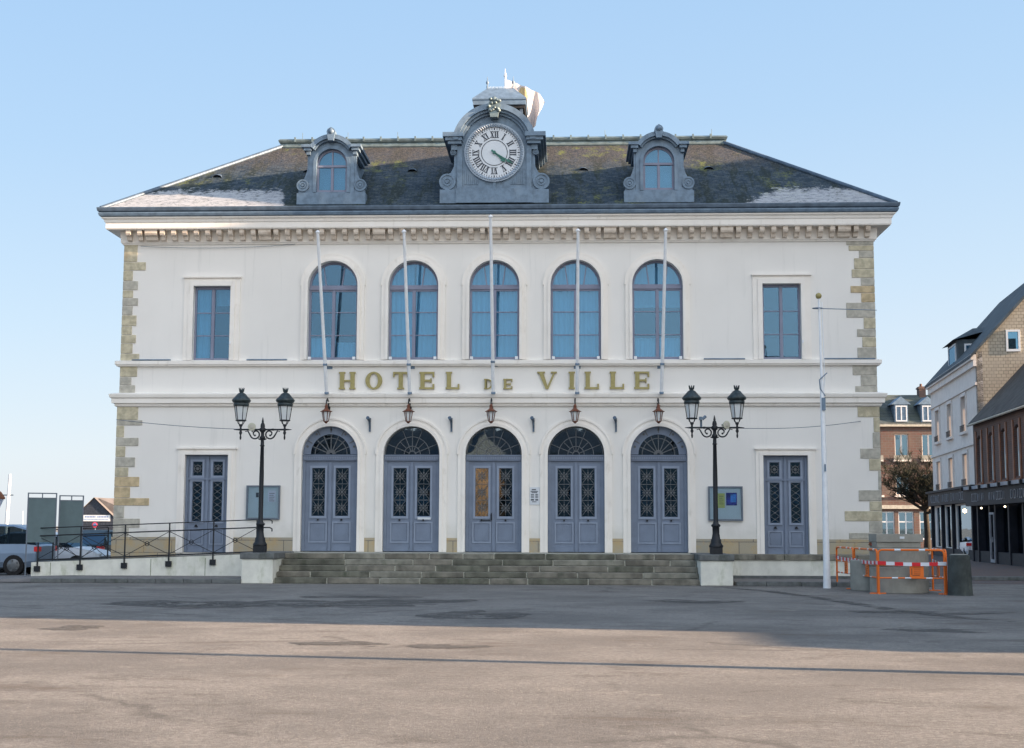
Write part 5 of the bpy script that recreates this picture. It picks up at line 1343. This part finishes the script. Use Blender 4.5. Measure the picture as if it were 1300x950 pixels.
for x in (-.95, 1.25, -3.2, 3.6):
    for a, b in z0:
        m = MB(); m.plate([rect(x-.55, x+.55, a, b), rect(x-.48, x-.06, a+.1, b-.08), rect(x+.06, x+.48, a+.1, b-.08)], .12, .2); m.box(x-.7, x+.7, -.2, -.002, a-.15, a); w_ = m.build('window', 'cream_wall', rb)
        m = MB(); m.box(x-.54, x+.54, .2, .21, a, b); m.build('pane', 'dark_glass', w_)
        if a > 7:
            m = MB(); m.box(x-.7, x+.7, -.22, -.18, a, a+.35); m.build('window_railing', 'concrete', w_)
for x in (-2.3, -.75, .95, 2.6, -4):
    m = MB(); m.plate([rect(x-.62, x+.62, .7, 3.0), rect(x-.54, x-.05, .85, 2.1), rect(x+.05, x+.54, .85, 2.1), rect(x-.54, x-.05, 2.2, 2.9), rect(x+.05, x+.54, 2.2, 2.9)], .12, .2); w_ = m.build('window', 'sign_white', rb)
    m = MB(); m.box(x-.61, x+.61, .2, .21, .7, 3.0); m.build('pane', 'dark_glass', w_)
for x in (-1.0, 1.15, -3.3):
    m = MB(); m.box(x-.55, x+.55, -.35, 2, 10.2, 11.7); m.plate([[(x-.8, 11.7), (x+.8, 11.7), (x, 12.35)]], -.45, 1.6); d_ = m.build('dormer', 'zinc', rf)
    m = MB(); m.plate([rect(x-.45, x+.45, 10.3, 11.6), rect(x-.38, x-.04, 10.4, 11.5), rect(x+.04, x+.38, 10.4, 11.5)], -.42, -.352); m.build('dormer_window', 'sign_white', rb).parent = rf

# pruned bare tree in front of it
tree = thing('bare_tree', 'pruned bare plane tree with a broad twiggy crown in the side street', 'tree', (26.3, 50, 0))
rnd = random.Random(5); tm = MB(); tw = MB()
tm.tube([(0, 0, 0), (.03, 0, 1.2), (-.02, .05, 2.6), (.05, 0, 3.6)], [.27, .2, .17, .14], 9)
def limb(p, d, L, r, lv):
    pts = [p]; rs = [r]; n = 5; q = p.copy(); dd = d.copy()
    for k in range(n):
        dd = (dd+Vector((rnd.uniform(-.25, .25), rnd.uniform(-.25, .25), rnd.uniform(-.08, .14)))).normalized(); q = q+dd*L/n; pts.append(q.copy()); rs.append(r*(1-.6*(k+1)/n))
    (tm if lv < 2 else tw).tube(pts, rs, 6 if lv < 2 else 3, cap=False)
    if lv < 3:
        for k in range((7, 8, 8)[lv]):
            f = rnd.randint(1, n); a = rnd.uniform(0, 2*PI); nd = (dd*.7+Vector((math.cos(a), math.sin(a), rnd.uniform(-.1, .8)))*.9).normalized()
            limb(pts[f], nd, L*rnd.uniform(.42, .62), max(rs[f]*.62, .016), lv+1)
for k in range(12):
    a = 2*PI*k/12+.3; up_ = rnd.uniform(.15, .9)
    limb(Vector((0, 0, rnd.uniform(2.6, 3.7))), Vector((math.cos(a), math.sin(a), up_)).normalized(), rnd.uniform(2.2, 3.2), .10, 0)
tm.build('trunk', 'bark', tree); tw.build('crown', 'twig', tree)

# ------------------------------------------------------------------ houses round the square, outside the picture (they shade the hall and show in its panes)
def block(name, label, loc, rz, w, d, h, roofh, mw, mr):
    t_ = thing(name, label, 'building', loc, rz); m = MB()
    hl = []; x = 1.2
    while x < w-1.2:
        z = 1.0
        while z < h-2: hl.append(rect(x-.5, x+.5, z, z+1.7)); z += 3.0
        x += 2.4
    m.plate([rect(0, w, 0, h)]+hl, 0, .3); m.box(0, .3, .3, d, 0, h); m.box(w-.3, w, .3, d, 0, h); m.box(0, w, d-.3, d, 0, h); m.build('wall', mw, t_)
    m = MB(); m.add([(-.3, -.3, h), (w+.3, -.3, h), (w+.3, d+.3, h), (-.3, d+.3, h), (-.3, d/2, h+roofh), (w+.3, d/2, h+roofh)], [(0, 1, 5, 4), (2, 3, 4, 5), (1, 2, 5), (3, 0, 4), (0, 3, 2, 1)]); m.build('roof', mr, t_)
    m = MB()
    for r_ in hl: m.box(r_[0][0], r_[1][0], .2, .21, r_[0][1], r_[2][1])
    m.build('window', 'window_glass', t_)
# row on the right side of the square, fronts facing it (local x runs towards -Y)
RX = 26.
block('town_house', 'stone house right of the square, nearest the hall', (RX, 8.0, 0), -PI/2, 11.7, 8, 16.4, 2.9, 'stone_grey', 'slate_far')
block('town_house', 'tallest stone house in the row right of the square', (RX, -3.72, 0), -PI/2, 2.6, 8, 18.6, 3.0, 'stone_yellow', 'slate_far')
block('town_house', 'stone house in the middle of the row right of the square', (RX, -6.34, 0), -PI/2, 2.2, 8, 17.8, 2.6, 'stone_grey', 'slate_far')
block('town_house', 'cream house in the row right of the square', (RX, -8.56, 0), -PI/2, 16.7, 8, 14.6, 2.7, 'cream_wall', 'slate_far')
block('shed', 'low flat annexe at the end of the row right of the square', (RX, -25.28, 0), -PI/2, 2.7, 6, 4.4, 1.2, 'stone_grey', 'slate_far')
block('town_house', 'narrow sunlit stone house behind the viewer', (-8.3, -92, 0), PI+.5, 3.6, 8, 8.5, 3, 'lit_stone', 'slate_far')
block('town_house', 'added dark row of houses behind the viewer to darken the door panes, left part', (-9.5, -101, 0), PI, 60, 8, 9, 3.5, 'board_grey', 'slate_far')  # both dark rows are added so the door panes mirror no bright sky
block('town_house', 'added dark row of houses behind the viewer to darken the door panes, right part', (64, -102.5, 0), PI, 72, 8, 9, 3.5, 'board_grey', 'slate_far')
pl = thing('lamp_post', 'tall round post on the right of the square near the viewer', 'post', (13.4, -28.75, 0))
m = MB(); m.tube([(0, 0, 0), (0, 0, 3), (0, 0, 6.2)], [.17, .12, .08], 12); m.build('pole', 'zinc_dark', pl)

# ------------------------------------------------------------------ camera, sky, sun
cam = bpy.data.cameras.new('camera'); co = bpy.data.objects.new('camera', cam); COL.objects.link(co); sc.camera = co
cam.sensor_width = 36; cam.sensor_fit = 'HORIZONTAL'; cam.lens = 36*1750/1300; cam.clip_end = 6000; cam.clip_start = .1
yaw, pit, rol = .0419, .1104, .0032
co.location = (2.4166, -43.911, 1.65)
co.rotation_mode = 'QUATERNION'
co.rotation_quaternion = Quaternion((0, 0, 1), yaw) @ Quaternion((1, 0, 0), PI/2+pit) @ Quaternion((0, 0, 1), rol)

EL, AZ = R(13), R(10)
sdir = Vector((math.cos(AZ)*math.cos(EL), -math.sin(AZ)*math.cos(EL), math.sin(EL)))
sun = bpy.data.lights.new('sun', 'SUN'); so = bpy.data.objects.new('sun', sun); COL.objects.link(so)
sun.energy = 5.0; sun.angle = R(.6); sun.color = (1, .71, .48)
so.rotation_mode = 'QUATERNION'; so.rotation_quaternion = sdir.to_track_quat('Z', 'Y'); so.location = (60, -20, 30)

SKYS = .1; EXPO = 2.0
w = bpy.data.worlds.new('World'); sc.world = w; w.use_nodes = True
nt = w.node_tree; bg = nt.nodes['Background']; sky = nt.nodes.new('ShaderNodeTexSky'); sky.sky_type = 'NISHITA'; sky.sun_disc = False
sky.sun_elevation = EL; sky.sun_rotation = math.atan2(sdir.x, sdir.y); sky.altitude = 0; sky.air_density = 1.0; sky.dust_density = .8; sky.ozone_density = 1.6
# physical sky blended with the pale, hazy winter gradient of this evening
tc = nt.nodes.new('ShaderNodeTexCoord'); sp = nt.nodes.new('ShaderNodeSeparateXYZ'); nt.links.new(tc.outputs['Generated'], sp.inputs[0])
ra = nt.nodes.new('ShaderNodeValToRGB'); mr_ = nt.nodes.new('ShaderNodeMath'); mr_.operation = 'MULTIPLY_ADD'
mr_.inputs[1].default_value = -.06; nt.links.new(sp.outputs[0], mr_.inputs[0]); nt.links.new(sp.outputs[2], mr_.inputs[2])
nt.links.new(mr_.outputs[0], ra.inputs[0])
def L(*c): return tuple(((x/255+.055)/1.055)**2.4 for x in c)
els = [(.0, L(226, 231, 240)), (.07, L(224, 235, 246)), (.16, L(206, 228, 248)), (.28, L(184, 216, 247)), (.40, L(170, 207, 245)), (1.0, L(158, 190, 234))]
e_ = ra.color_ramp.elements; e_[0].position = 0; e_[0].color = (*els[0][1], 1); e_[1].position = 1; e_[1].color = (*els[-1][1], 1)
for p, c in els[1:-1]: q = e_.new(p); q.color = (*c, 1)
sm = nt.nodes.new('ShaderNodeVectorMath'); sm.operation = 'SCALE'; sm.inputs['Scale'].default_value = 1/(SKYS*2**EXPO)
# warm glow added to the unseen sky behind the viewer, brightening the hall front
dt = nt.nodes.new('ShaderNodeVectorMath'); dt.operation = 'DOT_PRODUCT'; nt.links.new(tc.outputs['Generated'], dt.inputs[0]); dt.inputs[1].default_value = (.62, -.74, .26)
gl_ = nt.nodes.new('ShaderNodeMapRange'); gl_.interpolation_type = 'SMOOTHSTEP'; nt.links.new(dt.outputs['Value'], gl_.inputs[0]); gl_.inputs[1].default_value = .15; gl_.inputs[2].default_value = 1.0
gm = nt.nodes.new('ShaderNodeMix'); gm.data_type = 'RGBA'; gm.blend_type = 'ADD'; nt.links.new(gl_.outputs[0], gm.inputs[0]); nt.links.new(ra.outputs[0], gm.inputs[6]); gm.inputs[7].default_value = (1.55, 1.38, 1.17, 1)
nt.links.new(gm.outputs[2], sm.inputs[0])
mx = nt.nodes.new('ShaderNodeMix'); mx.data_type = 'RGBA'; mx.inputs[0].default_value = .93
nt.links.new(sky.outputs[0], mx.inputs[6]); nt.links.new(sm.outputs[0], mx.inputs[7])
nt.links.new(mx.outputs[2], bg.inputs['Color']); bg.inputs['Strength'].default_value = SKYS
sc.view_settings.view_transform = 'Standard'; sc.view_settings.look = 'None'; sc.view_settings.gamma = 1; sc.view_settings.exposure = EXPO
sc.render.engine = 'CYCLES'
sc.cycles.max_bounces = 8; sc.cycles.transparent_max_bounces = 12
